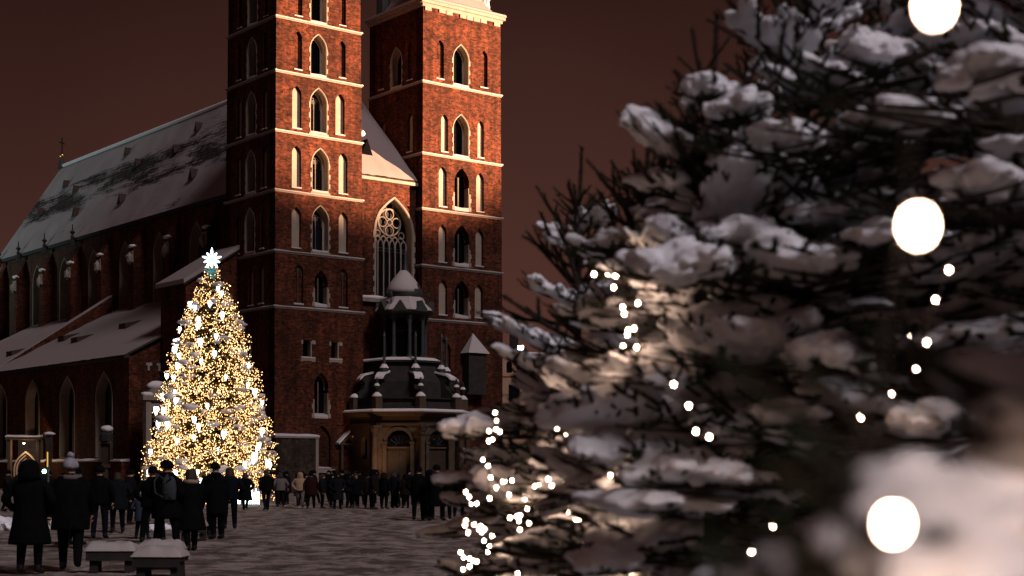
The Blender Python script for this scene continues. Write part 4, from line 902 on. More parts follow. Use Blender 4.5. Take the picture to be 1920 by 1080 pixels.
# ------------------------------------------------------------------ lit Gothic doorway at the far left, street things
emis('lamp_warm', (1.0, 0.72, 0.40), 30); emis('lamp_green', (0.35, 1.0, 0.8), 25); emis('lamp_cool', (0.8, 0.93, 1.0), 12)
def lit_portal():
    p = empty('lit_doorway', uvz(-9.4, 25.6), YAW - R(35)); tag(p, 'stone doorway frame with a lamp and pointed ribbed arch lit inside', 'doorway')
    b = MB(); b.box(-1.3, -1.05, -0.3, 0.3, 0, 4.25); b.box(1.05, 1.3, -0.3, 0.3, 0, 4.25); b.build('jamb', 'porch_stone', p)
    b = MB(); b.box(-1.45, 1.45, -0.45, 0.4, 4.253, 4.5); b.build('lintel', 'porch_stone', p)
    s = MB(); snow_run(s, lambda a, z, d: (a, 0.4 + d, z), -1.45, 1.45, 4.503, 0, 0.85, 0.12); s.build('lintel_snow', 'snow', p)
    b = MB(); b.box(-1.05, 1.05, 2.2, 2.4, 0, 4.25); b.build('back_wall', 'dark_stone', p)
    for i in range(4):
        q = MB(); o = arch(0, 0, 2.0 - i * 0.28, 3.3 - i * 0.24, 'pointed', 8); k = arch(0, -0.01, 2.0 - i * 0.28 - 0.16, 3.3 - i * 0.24 - 0.14, 'pointed', 8)
        q.prism(o, [k], lambda a, z, d: (a, d, z), 0.5 + i * 0.28, 0.74 + i * 0.28); q.build('arch_rib', 'plaster', p)
    q = MB(); q.blob((0.0, -0.05, 3.95), 0.08, 1, 1, (1, 1, 1), 0); q.build('lamp_globe', 'lamp_warm', p)
    l = bpy.data.lights.new('doorway_lamp', 'POINT'); l.energy = 170; l.color = (1, 0.62, 0.34); l.shadow_soft_size = 0.1; lo = bpy.data.objects.new('doorway_lamp', l); COL.objects.link(lo); lo.parent = p; lo.location = (0.35, -0.35, 3.6)
    # slender gilded signboard beside it
    g = empty('standing_sign', uvz(-8.9, 21.4), YAW - R(30)); tag(g, 'tall narrow yellow lit board with a snowy cap beside the lit doorway', 'sign')
    b = MB(); b.box(-0.22, 0.22, -0.1, 0.1, 0.0, 4.6); b.build('board', 'dark_stone', g)
    b = MB(); b.tube([(-0.1, -0.16, 0.5), (-0.1, -0.16, 3.2)], 0.055, 6); b.build('light_tube', 'sign_yellow', g)
    s = MB(); s.blob((0, 0, 4.7), 0.5, 5, 2, (1, 0.8, 0.3)); s.build('cap_snow', 'snow', g, smooth=True)
emis('sign_yellow', (1.0, 0.62, 0.10), 0.55)
lit_portal()
def wayside_box():
    g = empty('notice_shrine', uvz(-7.9, 12.4), YAW - R(40)); tag(g, 'small framed wall shrine with curved snowy hood on the chapel plinth', 'shrine')
    b = MB(); b.box(-0.5, 0.5, -0.25, 0.25, 1.9, 2.2); b.box(-0.5, -0.38, -0.25, 0.25, 2.203, 3.8); b.box(0.38, 0.5, -0.25, 0.25, 2.203, 3.8); b.box(-0.5, 0.5, -0.25, 0.25, 3.803, 4.0); b.box(-0.2, 0.2, -0.15, 0.15, 0, 1.897); b.build('frame', 'porch_stone', g)
    b = MB(); b.box(-0.37, 0.37, 0.0, 0.1, 2.21, 3.8); b.build('panel', 'wood_door', g)
    b = MB(); b.lathe([(0.55, 4.003), (0.55, 4.5), (0.35, 4.9), (0.05, 5.2)], (0, 0.1, 0), 10); b.build('hood', 'dark_stone', g)
    s = MB(); s.blob((0.1, -0.05, 4.95), 0.42, 8, 2, (1.1, 1.1, 0.7)); s.build('hood_snow', 'snow', g, smooth=True)
wayside_box()
def street_signal(x, y, z, label):
    g = empty('signal_post', (x, y, 0)); tag(g, label, 'signal light')
    b = MB(); b.tube([(0, 0, 0), (0, 0, z - 0.1)], 0.04, 8); b.build('post', 'iron', g)
    b = MB(); b.box(-0.14, 0.14, 0.0, 0.2, z - 0.45, z + 0.18); b.build('housing', 'iron', g)
    b = MB(); b.lathe([(0.085, 0), (0.07, 0.04), (0.02, 0.06)], (0, 0, 0), 12); o = b.build('lens', 'lamp_green', g); o.location = (0, -0.003, z); o.rotation_euler = (R(90), 0, 0)
street_signal(-18.95, 62.0, 1.66, 'small round pale green signal light beside the lit doorway')

# ------------------------------------------------------------------ people
FIG = {}
def figure(key, legs, arms, lean=0.0, seed=0):
    """one continuous skinned body, 1.75 m tall, facing -Y"""
    V = []; E = []; Rd = []
    def v(p, r, par=None):
        V.append(p); Rd.append(r if isinstance(r, tuple) else (r, r)); i = len(V) - 1
        if par is not None: E.append((par, i))
        return i
    f = lambda z: -lean * max(0, z - 0.95)
    pel = v((0, 0, 0.95), (0.165, 0.125)); wa = v((0, f(1.1), 1.10), (0.16, 0.125), pel); ch = v((0, f(1.32), 1.32), (0.19, 0.14), wa)
    ne = v((0, f(1.46) + 0.0, 1.47), (0.085, 0.08), ch); h0 = v((0, f(1.55) - 0.01, 1.55), (0.072, 0.08), ne); h1 = v((0, f(1.63) - 0.02, 1.63), (0.082, 0.10), h0); v((0, f(1.7) - 0.01, 1.70), (0.07, 0.085), h1)
    v((0, f(1.61) - 0.125, 1.60), 0.014, h1)
    for s in (-1, 1):
        hp = v((s * 0.10, 0, 0.88), (0.105, 0.105), pel)
        if legs == 'stand': k = (s * 0.11, -0.01, 0.50); a = (s * 0.12, 0.02, 0.09)
        elif legs == 'wide': k = (s * 0.16, -0.02, 0.50); a = (s * 0.20, 0.02, 0.09)
        elif legs == 'walk': k = (s * 0.10, -0.16 if s > 0 else 0.06, 0.51); a = (s * 0.10, -0.24 if s > 0 else 0.34, 0.09 if s > 0 else 0.17)
        else: k = (s * 0.10, 0.05 if s > 0 else -0.10, 0.50); a = (s * 0.11, 0.22 if s > 0 else -0.14, 0.12 if s > 0 else 0.09)
        kn = v(k, (0.075, 0.075), hp); an = v(a, (0.052, 0.055), kn)
        he = v((a[0], a[1] + 0.02, a[2] - 0.04), 0.05, an); v((a[0] + s * 0.015, a[1] - 0.17, max(0.035, a[2] - 0.055)), (0.045, 0.032), he)
        sh = v((s * 0.205, f(1.41), 1.41), (0.085, 0.085), ch)
        if arms == 'down': el = (s * 0.265, f(1.15) + 0.03, 1.14); wr = (s * 0.27, f(1.0) - 0.04, 0.90); hd = (0, -0.2, -1)
        elif arms == 'swing': el = (s * 0.265, f(1.15) + s * 0.10, 1.15); wr = (s * 0.27, f(1.0) + s * 0.16 - 0.06, 0.92); hd = (0, s * 0.3 - 0.2, -1)
        elif arms == 'pocket': el = (s * 0.33, f(1.15) + 0.06, 1.14); wr = (s * 0.21, f(1.0) - 0.12, 0.97); hd = (-s * 0.5, -0.3, -0.6)
        elif arms == 'photo': el = (s * 0.27, f(1.2) - 0.12, 1.18); wr = (s * 0.09, f(1.5) - 0.32, 1.50); hd = (-s * 0.25, -0.3, 0.8)
        else: 
            if s > 0: el = (0.30, f(1.2) - 0.05, 1.16); wr = (0.20, f(1.3) - 0.28, 1.30); hd = (-0.3, -0.6, 0.5)
            else: el = (-0.27, 0.03, 1.14); wr = (-0.27, -0.04, 0.90); hd = (0, -0.2, -1)
        e_ = v(el, (0.066, 0.066), sh); w_ = v(wr, (0.046, 0.046), e_)
        hd = Vector(hd).normalized(); pa = Vector(wr) + hd * 0.075; pm = v(tuple(pa), (0.040, 0.026), w_)
        sdv = hd.cross(Vector((s, 0, 0.01))).normalized(); bend = Vector((-s, 0, 0)) * 0.018
        for q, l in zip((-1.5, -0.5, 0.5, 1.5), (0.062, 0.076, 0.080, 0.070)):
            m = v(tuple(pa + sdv * q * 0.021 + hd * (0.03 + l * 0.5)), 0.0105, pm); v(tuple(pa + sdv * q * 0.022 + hd * (0.03 + l) + bend), 0.009, m)
        th = v(tuple(Vector(wr) + hd * 0.045 + sdv * 0.05), 0.012, w_); v(tuple(Vector(wr) + hd * 0.085 + sdv * 0.066 + bend), 0.010, th)
    me = bpy.data.meshes.new(key); me.from_pydata(V, E, []); o = bpy.data.objects.new(key, me); COL.objects.link(o)
    m = o.modifiers.new('skin', 'SKIN'); m.use_smooth_shade = True; m.branch_smoothing = 0.3
    for i, sv in enumerate(me.skin_vertices[0].data): sv.radius = Rd[i]; sv.use_root = (i == 0)
    s = o.modifiers.new('sub', 'SUBSURF'); s.levels = 1; s.render_levels = 1
    out = evaluated(o, key)
    hz = V[h0][2]; hand = [Vector(p) for p, r in zip(V, Rd) if r[0] < 0.0125 or r == (0.040, 0.026)]
    for p in out.polygons:
        c = p.center
        if c.z > 1.53 and abs(c.x) < 0.13 and abs(c.y - f(1.6)) < 0.2: p.material_index = 2
        elif c.z < 0.13: p.material_index = 3
        elif c.z < 0.93 and abs(c.x) < 0.235: p.material_index = 1
        elif any((c - q).length < 0.03 for q in hand[1:]) : p.material_index = 2
        else: p.material_index = 0
    for _ in range(4): out.materials.append(MATS['cloth_0'])
    FIG[key] = out; return out
def ring_loft(prof, n=14, wob=0.0, seed=0):
    """prof: (z, rx, ry, cy)"""
    b = MB(); vs = []
    for i, (z, rx, ry, cy) in enumerate(prof):
        for j in range(n):
            a = 2 * math.pi * j / n; w = 1 + wob * noise.noise(Vector((math.cos(a) * 2.2 + seed, math.sin(a) * 2.2, z * 3)))
            vs.append((rx * w * math.cos(a), cy + ry * w * math.sin(a), z))
    fs = [(i * n + j, i * n + (j + 1) % n, (i + 1) * n + (j + 1) % n, (i + 1) * n + j) for i in range(len(prof) - 1) for j in range(n)]
    fs += [tuple(range(n - 1, -1, -1)), tuple((len(prof) - 1) * n + j for j in range(n))]
    b.add(vs, fs); return b
cols = {'cloth_0': (0.0045, 0.0045, 0.0055), 'cloth_1': (0.008, 0.007, 0.010), 'cloth_2': (0.012, 0.008, 0.008), 'cloth_3': (0.005, 0.007, 0.013), 'cloth_4': (0.022, 0.007, 0.008), 'cloth_5': (0.34, 0.24, 0.16),
        'cloth_6': (0.13, 0.11, 0.11), 'cloth_7': (0.008, 0.010, 0.012), 'cloth_8': (0.30, 0.30, 0.34), 'cloth_9': (0.04, 0.05, 0.075), 'fur': (0.30, 0.22, 0.17)}
for k, c in cols.items(): plain(k, c, 0.95, 0.3, 14, 0.25, 40, spec=0.04)
plain('skin', (0.42, 0.24, 0.17), 0.6, 0.1, 8, 0); plain('hair', (0.030, 0.018, 0.012), 0.6, 0.4, 30, 0.3); plain('shoe', (0.010, 0.009, 0.008), 0.5, 0.3, 9, 0)
for key, a in {'stand_down': ('stand', 'down'), 'stand_pocket': ('stand', 'pocket'), 'wide_photo': ('wide', 'photo'), 'walk_swing': ('walk', 'swing'), 'walk_pocket': ('walk', 'pocket'), 'step_swing': ('step', 'swing'), 'stand_one': ('stand', 'one'), 'wide_pocket': ('wide', 'pocket')}.items():
    figure(key, *a)
PARTS = {}
def garment(kind):
    if kind in PARTS: return PARTS[kind]
    if kind == 'jacket': b = ring_loft([(0.84, 0.215, 0.165, 0), (0.88, 0.225, 0.175, 0), (1.05, 0.215, 0.165, 0), (1.2, 0.23, 0.175, 0), (1.36, 0.24, 0.165, 0), (1.45, 0.19, 0.13, 0), (1.51, 0.10, 0.10, 0), (1.55, 0.09, 0.095, 0)], 14, 0.08)
    elif kind == 'coat': b = ring_loft([(0.46, 0.27, 0.22, 0.01), (0.5, 0.275, 0.225, 0.01), (0.8, 0.235, 0.185, 0), (1.05, 0.205, 0.16, 0), (1.22, 0.225, 0.17, 0), (1.37, 0.235, 0.16, 0), (1.45, 0.19, 0.13, 0), (1.51, 0.10, 0.10, 0), (1.56, 0.085, 0.09, 0)], 14, 0.08, 3)
    elif kind == 'parka': b = ring_loft([(0.66, 0.25, 0.2, 0.0), (0.7, 0.255, 0.205, 0.0), (0.9, 0.25, 0.2, 0), (1.08, 0.235, 0.185, 0), (1.25, 0.25, 0.19, 0), (1.38, 0.25, 0.175, 0), (1.46, 0.2, 0.15, 0), (1.52, 0.13, 0.13, 0.01), (1.56, 0.12, 0.12, 0.02)], 14, 0.1, 5)
    elif kind == 'beanie': b = ring_loft([(1.63, 0.097, 0.118, -0.015), (1.66, 0.103, 0.124, -0.013), (1.70, 0.10, 0.12, -0.01), (1.75, 0.085, 0.10, -0.005), (1.785, 0.05, 0.06, 0), (1.80, 0.02, 0.02, 0)], 12, 0.03)
    elif kind == 'bobble':
        b = ring_loft([(1.63, 0.10, 0.12, -0.015), (1.67, 0.108, 0.127, -0.013), (1.71, 0.102, 0.122, -0.01), (1.76, 0.085, 0.10, -0.005), (1.795, 0.05, 0.06, 0), (1.81, 0.02, 0.02, 0)], 12, 0.03); b.blob((0, 0, 1.845), 0.052, 2, 2, (1, 1, 1), 0.3)
    elif kind == 'hood': b = ring_loft([(1.48, 0.15, 0.15, 0.03), (1.54, 0.135, 0.14, 0.035), (1.62, 0.132, 0.14, 0.03), (1.70, 0.122, 0.13, 0.025), (1.76, 0.09, 0.10, 0.02), (1.79, 0.04, 0.05, 0.02)], 12, 0.06)
    elif kind == 'hair': b = ring_loft([(1.46, 0.085, 0.06, 0.06), (1.52, 0.105, 0.08, 0.055), (1.60, 0.106, 0.10, 0.03), (1.67, 0.102, 0.118, 0.0), (1.73, 0.085, 0.10, -0.002), (1.765, 0.045, 0.05, 0)], 12, 0.06, 2)
    elif kind == 'scarf': b = ring_loft([(1.45, 0.13, 0.13, 0), (1.47, 0.155, 0.15, 0), (1.52, 0.15, 0.145, 0), (1.555, 0.12, 0.125, -0.01)], 12, 0.1)
    elif kind == 'mouth':
        b = MB()
        b.box(-0.022, 0.022, -0.113, -0.105, 1.566, 1.573)
    elif kind == 'eye': b = MB(); b.blob((0.032, -0.117, 1.635), 0.010, 1, 1, (1, 0.6, 0.8), 0)
    elif kind == 'eye_': b = MB(); b.blob((-0.032, -0.117, 1.635), 0.010, 1, 1, (1, 0.6, 0.8), 0)
    PARTS[kind] = b.data(kind, smooth=True); PARTS[kind].materials.append(MATS['cloth_0']); return PARTS[kind]
def own(o, mats):
    for s, m in zip(o.material_slots, mats): s.link = 'OBJECT'; s.material = MATS[m]
def person(x, y, H, rz, fig, coat, hat, mats, label, extra=(), group=None):
    """mats: coat, trousers, hat"""
    p = empty('person', (x, y, 0.0), rz); p.scale = (H / 1.76 * 1.2, H / 1.76 * 1.2, H / 1.76)
    tag(p, label, 'person', group)
    own(link('body', FIG[fig], None, p), [mats[0], mats[1], 'skin', 'shoe'])
    own(link({'jacket': 'jacket', 'coat': 'coat', 'parka': 'coat'}[coat], garment(coat), None, p), [mats[0]])
    if hat: own(link({'beanie': 'hat', 'bobble': 'hat', 'hood': 'hood', 'hair': 'hair'}[hat], garment(hat), None, p), [mats[2]])
    for ex, m in extra: own(link(ex, garment(ex), None, p), [m])
    if abs(((rz + math.pi) % (2 * math.pi)) - math.pi) < 1.3: [own(link(n_.strip('_'), garment(n_), None, p), ['black']) for n_ in ('mouth', 'eye', 'eye_')]
    return p
B_ = math.pi
person(-8.0, 25.4, 1.86, B_ - 0.1, 'stand_pocket', 'coat', 'hood', ('cloth_0', 'cloth_0', 'cloth_0'), 'person in a long black hooded coat standing at the far left, back turned')
person(-7.5, 26.0, 1.88, B_ + 0.25, 'walk_swing', 'parka', 'bobble', ('cloth_0', 'cloth_0', 'cloth_8'), 'walking person in black coat and pale knitted hat beside the snowy benches', (('scarf', 'cloth_6'),))
person(-10.35, 38.4, 1.80, B_, 'stand_down', 'jacket', 'bobble', ('cloth_0', 'cloth_3', 'cloth_0'), 'person in dark jacket and small bobble hat just right of the pale-hatted walker')
person(-10.9, 42.3, 1.66, B_ + 0.4, 'stand_pocket', 'parka', 'hair', ('cloth_7', 'cloth_0', 'hair'), 'bareheaded person in dark parka behind the person with a bobble hat')
person(-9.25, 38.3, 1.18, B_ - 0.2, 'wide_pocket', 'parka', 'bobble', ('cloth_9', 'cloth_3', 'cloth_8'), 'small child in pale blue snowsuit and white hat behind the benches', (('scarf', 'cloth_8'),))
person(-7.2, 31.9, 1.90, B_ - 0.35, 'wide_pocket', 'parka', 'beanie', ('cloth_0', 'cloth_0', 'cloth_0'), 'tall person in black parka with a rucksack watching the lit tree')
person(-6.8, 32.4, 1.74, B_ + 0.5, 'step_swing', 'coat', 'hair', ('cloth_0', 'cloth_0', 'hair'), 'person in dark coat with a fur collar walking beside the rucksack wearer', (('scarf', 'fur'),))
person(-7.74, 39.9, 1.90, B_ - 0.1, 'stand_down', 'jacket', 'beanie', ('cloth_0', 'cloth_0', 'cloth_0'), 'taller of the couple silhouetted against the foot of the lit tree')
person(-8.3, 45.0, 1.80, B_ + 0.2, 'stand_pocket', 'jacket', 'hair', ('cloth_3', 'cloth_0', 'hair'), 'shorter of the couple silhouetted against the foot of the lit tree')
person(-11.5, 66.0, 1.62, B_, 'walk_pocket', 'coat', 'hair', ('cloth_0', 'cloth_0', 'hair'), 'person walking left of the white light panel under the tree')
person(-10.6, 66.0, 1.74, B_ + 0.5, 'step_swing', 'jacket', 'hair', ('cloth_0', 'cloth_3', 'hair'), 'person in dark jacket striding in front of the white light panel')
person(-9.8, 70.8, 1.62, 0.15, 'walk_pocket', 'jacket', 'hood', ('cloth_5', 'cloth_6', 'cloth_5'), 'person in a beige hooded jacket walking towards the camera')
rp_ = random.Random(21)
far = [(-11.3, 74.0, 'person in dark coat just left of the light grey jacket, by the low wall'), (-10.95, 72.4, 'person in light grey jacket left of the beige hooded walker'), (-10.3, 75.5, 'person half hidden behind the beige hooded walker'),
       (-9.05, 68.9, 'person in maroon jacket just right of the beige hooded walker'), (-8.6, 69.4, 'dark figure second to the right of the beige hooded walker'), (-8.45, 71.6, 'bareheaded dark figure below the stone ledge of the tower'), (-7.75, 68.0, 'dark figure in long coat below the stone epitaph'),
       (-7.5, 69.8, 'dark figure holding up a phone below the stone epitaph'), (-7.35, 72.0, 'smaller dark figure behind those below the stone epitaph'), (-6.55, 69.8, 'dark figure just left of the lit porch column'), (-6.2, 68.7, 'taller dark figure standing right before the lit porch column'),
       (-5.75, 68.9, 'dark figure just right of the lit porch column'), (-5.45, 71.0, 'dark figure before the first porch door'), (-4.9, 70.4, 'hooded dark figure near the middle of the porch'),
       (-20.7, 62.8, 'dark figure at the left edge of the picture near the snow heap'), (-21.2, 66.0, 'dark figure behind the long-coated person at far left'), (-19.2, 63.5, 'dark figure beneath the lit doorway'), (-17.7, 62.8, 'dark figure seen past the pale-hatted walker'), (-12.1, 48.5, 'dark figure right of the child in pale blue'), (-11.4, 49.4, 'dark figure beside the person with the rucksack, farther off')]
for i, (x, y, lb) in enumerate(far):
    m = {1: ('cloth_6', 'cloth_2', 'hair'), 3: ('cloth_4', 'cloth_0', 'cloth_0')}.get(i, (rp_.choice(('cloth_0', 'cloth_1', 'cloth_2', 'cloth_7')), 'cloth_0', rp_.choice(('cloth_0', 'cloth_2', 'hair'))))
    fg_ = 'wide_photo' if i == 7 else rp_.choice(('stand_down', 'stand_pocket', 'walk_swing', 'stand_one', 'wide_pocket', 'step_swing'))
    ht = 'hood' if i == 13 else ('hair' if i in (1, 5) else rp_.choice(('beanie', 'hood', 'hair', 'bobble')))
    person(x, y, 1.76 if i == 10 else rp_.uniform(1.55, 1.66) if i < 14 else rp_.uniform(1.6, 1.74), rp_.choice((B_, B_ + 0.5, B_ - 0.6, 0.4, -0.7, 1.6)), fg_, 'coat' if i == 6 else rp_.choice(('jacket', 'parka')), ht, m, lb)
for i, (x, y, H, lb) in enumerate(((-3.25, 53.2, 1.84, 'leftmost of the dark group standing before the snowy spruce'), (-3.0, 55.6, 1.74, 'second from the left in the dark group before the spruce, farther back'), (-2.6, 52.7, 1.90, 'tallest of the dark group standing before the snowy spruce'), (-2.35, 54.4, 1.76, 'second from the right in the dark group before the spruce'), (-2.0, 57.5, 1.80, 'rightmost of the dark group, partly hidden by the spruce'))):
    person(x, y, H, (B_, B_ + 0.6, B_ - 0.3, B_ + 0.2, B_)[i], ('stand_pocket', 'stand_down', 'wide_pocket', 'stand_pocket', 'stand_down')[i], ('jacket', 'parka', 'coat', 'jacket', 'parka')[i], ('beanie', 'hood', 'beanie', 'hair', 'hood')[i], ('cloth_0', 'cloth_0', 'hair' if i == 3 else 'cloth_0'), lb)
rq = random.Random(77)
for i in range(16):
    x = -10.6 + i * 0.42 + rq.uniform(-0.2, 0.2); y = rq.uniform(72.5, 80.0); x *= y / 70.0
    person(x, y, rq.uniform(1.55, 1.78), rq.uniform(0, 6.28), rq.choice(('stand_down', 'stand_pocket', 'walk_swing', 'wide_pocket')), rq.choice(('jacket', 'parka', 'coat')), rq.choice(('beanie', 'hood', 'hair')), (rq.choice(('cloth_0', 'cloth_1', 'cloth_2', 'cloth_7')), 'cloth_0', 'cloth_0'),
           'dark figure in the back row of the crowd before the church porch', group='back row of the crowd before the church porch')
for i, (x, y, H, lb) in enumerate(((-9.6, 33.5, 1.72, 'dark figure between the pale-hatted walker and the child'), (-10.05, 35.2, 1.8, 'dark hooded figure close behind the walker in the pale hat'), (-8.45, 36.0, 1.78, 'dark figure overlapping the tall rucksack wearer on the left'), (-7.35, 38.2, 1.66, 'dark figure between the rucksack wearer and the couple'))):
    person(x, y, H, B_ + (0.3, -0.4, 0.2, 0.9)[i], ('stand_pocket', 'stand_down', 'wide_pocket', 'stand_one')[i], ('parka', 'coat', 'jacket', 'parka')[i], ('beanie', 'hood', 'beanie', 'hair')[i], ('cloth_0', 'cloth_0', 'cloth_0'), lb)
def rucksack(x, y, z, rz, s, mat, label):
    g = empty('rucksack', (x, y, z), rz); g.scale = (s, s, s); tag(g, label, 'bag')
    b = ring_loft([(0, 0.13, 0.075, 0), (0.03, 0.155, 0.095, 0), (0.25, 0.16, 0.10, 0), (0.40, 0.14, 0.085, 0), (0.46, 0.09, 0.05, 0)], 12, 0.06); b.build('pack', mat, g, smooth=True)
    b = ring_loft([(0.04, 0.10, 0.04, 0.10), (0.08, 0.11, 0.05, 0.10), (0.2, 0.10, 0.045, 0.10), (0.22, 0.09, 0.03, 0.10)], 10); b.build('pocket', mat, g, smooth=True)
    for sx in (-1, 1):
        q = MB(); q.tube([(sx * 0.09, -0.07, 0.42), (sx * 0.10, -0.22, 0.50), (sx * 0.12, -0.34, 0.36), (sx * 0.12, -0.30, 0.15), (sx * 0.1, -0.08, 0.06)], 0.018, 6); q.build('strap', mat, g)
plain('pack_cloth', (0.035, 0.045, 0.05), 0.8, 0.3, 12, 0.2)
rucksack(-7.10, 31.68, 1.10, B_ - 0.35 + B_, 1.05, 'pack_cloth', 'dark rucksack on the back of the tall person watching the tree')

# ------------------------------------------------------------------ snowy benches and heaps
def bench(x, y, rz, w, label, seed):
    g = empty('bench', (x, y, 0), rz); tag(g, label, 'bench', 'snow-covered benches')
    for sx in (-1, 1):
        b = MB(); b.box(sx * w * 0.36 - 0.07, sx * w * 0.36 + 0.07, -0.2, 0.2, 0.0, 0.28, taper=0.01); b.build('leg', 'dark_stone', g)
    for k in range(3):
        b = MB(); b.box(-w / 2, w / 2, -0.26 + k * 0.18, -0.10 + k * 0.18, 0.283, 0.36); b.build('plank', 'wood_door', g)
    b = MB(); b.box(-w / 2, w / 2, -0.275, -0.263, 0.2, 0.35); b.build('apron', 'dark_stone', g)
    n, m = 22, 12; vs = []
    for j in range(m + 1):
        for i in range(n + 1):
            a, c = i / n * 2 - 1, j / m * 2 - 1; e_ = (1 - abs(a) ** 6) * (1 - abs(c) ** 4)
            vs.append((a * (w / 2 + 0.03), c * 0.30, 0.362 + (0.15 + 0.07 * noise.noise(Vector((a * 2 + seed, c * 1.6, seed)))+ 0.03 * noise.noise(Vector((a * 7 + seed, c * 5, seed)))) * max(0, e_) ** 0.5))
    s = MB(); s.add(vs, [(j * (n + 1) + i, j * (n + 1) + i + 1, (j + 1) * (n + 1) + i + 1, (j + 1) * (n + 1) + i) for j in range(m) for i in range(n)]); s.build('snow', 'ledge_snow', g, smooth=True, fix=False)
bench(-6.75, 25.9, 0.08, 0.80, 'snow-covered bench beside the walking person in the pale hat', 1)
bench(-6.02, 26.3, 0.02, 0.72, 'snow-covered bench right of its twin, nearer the rucksack wearer', 5)
bench(-5.55, 24.2, -0.05, 0.75, 'snow-covered bench at the bottom edge, in front of the other two', 9)
bench(-7.75, 37.3, 0.1, 0.6, 'small snow-covered bench beyond the rucksack wearer, lit by the tree', 14)
def heap(x, y, r, label, seed):
    b = MB(); rn = random.Random(seed)
    for k in range(9): b.blob((rn.uniform(-r, r), rn.uniform(-r, r) * 0.6, 0.05 + rn.uniform(0, r * 0.25)), r * rn.uniform(0.35, 0.6), seed + k, 2, (1.1, 1, 0.7), 0.5)
    o = b.build('snow_heap', 'soft_snow', None); o.location = (x, y, 0); tag(o, label, 'snow heap')
heap(-14.6, 44.5, 0.55, 'heap of shovelled snow at the left edge of the square', 3); heap(-13.3, 44.8, 0.5, 'lower snow heap between the two black-coated figures', 8); heap(-10.0, 43.5, 0.3, 'small pile of snow behind the child in pale blue', 12)

# ------------------------------------------------------------------ the snowy spruces beside the camera
def shoot(b, p, d, l, rn, up=0.25, r=0.017, dens=330, nl=0.030):
    """a twig bristling with needles; returns its points"""
    d = Vector(d).normalized(); pts = [Vector(p)]
    for k in range(4):
        dd = (d + Vector((0, 0, up * k * 0.22)) + Vector((rn.uniform(-1, 1), rn.uniform(-1, 1), rn.uniform(-1, 1))) * 0.06).normalized(); pts.append(pts[-1] + dd * l / 4)
    b.tube(pts, [r, r * 0.9, r * 0.75, r * 0.6, r * 0.35], 5)
    n = int(l * dens)
    for i in range(n):
        t = (i + rn.random()) / n * 4; k = min(3, int(t)); q = pts[k].lerp(pts[k + 1], t - k); ax = (pts[k + 1] - pts[k]).normalized()
        s = ax.orthogonal().normalized(); s.rotate(Matrix.Rotation(rn.uniform(0, 6.283), 3, ax)); 
        e_ = q + (s * 0.75 + ax * 0.75).normalized() * nl * rn.uniform(0.7, 1.1); w = ax.cross(s) * 0.0055
        b.add([q - w, q + w, e_], [(0, 1, 2)], 1)
    return pts
def crust(me, amp, f_, seed):
    for v in me.vertices: v.co += v.normal * amp * (noise.noise(v.co * f_ + Vector((seed, 0, 0))) + 0.6 * noise.noise(v.co * f_ * 2.7))
def make_bough(seed, snowy):
    rn = random.Random(seed); b = MB(); path = []
    for i in range(7): t = i / 6; path.append(Vector((t, 0.05 * math.sin(t * 3 + seed), 0.03 * t - 0.10 * t * t + 0.06 * t ** 4)))
    b.tube(path[:-1], [0.022, 0.019, 0.016, 0.013, 0.010, 0.008], 6)
    blobs = []
    shoot(b, path[4], path[6] - path[4], 0.36, rn, 0.35, 0.010)
    for i in range(12):
        t = 0.16 + 0.80 * i / 11; k = min(5, int(t * 6)); p = path[k].lerp(path[k + 1], t * 6 - k); sgn = 1 if i % 2 else -1
        l = (0.52 * (1 - t) + 0.22) * rn.uniform(0.8, 1.2); a = R(rn.uniform(38, 66)) * sgn
        pts = shoot(b, p, (math.cos(a), math.sin(a), rn.uniform(-0.12, 0.22)), l, rn, rn.uniform(0.1, 0.6))
        if l > 0.3:
            for h in (1, 3): shoot(b, pts[h], (math.cos(a - sgn * 0.75 * (1 if h % 2 else -1)), math.sin(a - sgn * 0.75 * (1 if h % 2 else -1)), 0.1), l * 0.42, rn, 0.3, 0.008)
        if rn.random() < 0.8:                                # a ridge of snow along the twig, its tip bare
            m = 5 if l > 0.3 else 3
            for h in range(m):
                if rn.random() < 0.85:
                    u_ = 0.3 + 2.6 * h / (m - 1); kk = min(3, int(u_)); q = pts[kk].lerp(pts[kk + 1], u_ - kk)
                    blobs.append((q + Vector((rn.uniform(-0.015, 0.015), rn.uniform(-0.015, 0.015), 0.028)), rn.uniform(0.042, 0.082) * (1 if h < m - 1 else 0.7)))
    for i in range(9):
        t = 0.22 + 0.74 * i / 8; k = min(5, int(t * 6)); p = path[k].lerp(path[k + 1], t * 6 - k)
        if rn.random() < 0.75: blobs.append((p + Vector((rn.uniform(-0.03, 0.03), rn.uniform(-0.06, 0.06), 0.05)), rn.uniform(0.06, 0.125)))
    me = b.data('bough', fix=False); me.materials.append(MATS['bark']); me.materials.append(MATS['needle'])
    if not snowy: return me, None
    s = MB()
    for i, (p, r) in enumerate(blobs): s.blob(p, r * snowy, i + seed, 2, (1.3, 1.3, 0.7), 0.5)
    sm = s.data('snow', fix=False); o = bpy.data.objects.new('snow_tmp', sm); COL.objects.link(o)
    m = o.modifiers.new('remesh', 'REMESH'); m.mode = 'VOXEL'; m.voxel_size = 0.019
    m = o.modifiers.new('smooth', 'SMOOTH'); m.iterations = 3; m.factor = 0.5
    out = evaluated(o, 'snow'); crust(out, 0.016, 11.0, seed); out.polygons.foreach_set('use_smooth', [True] * len(out.polygons)); out.materials.clear(); out.materials.append(MATS['soft_snow'])
    return me, out
BOUGHS = [make_bough(3, 0.9), make_bough(4, 1.1), make_bough(5, 1.6), make_bough(6, 0.95), make_bough(7, 1.25), make_bough(9, 0.8), make_bough(8, 0), make_bough(10, 0)]
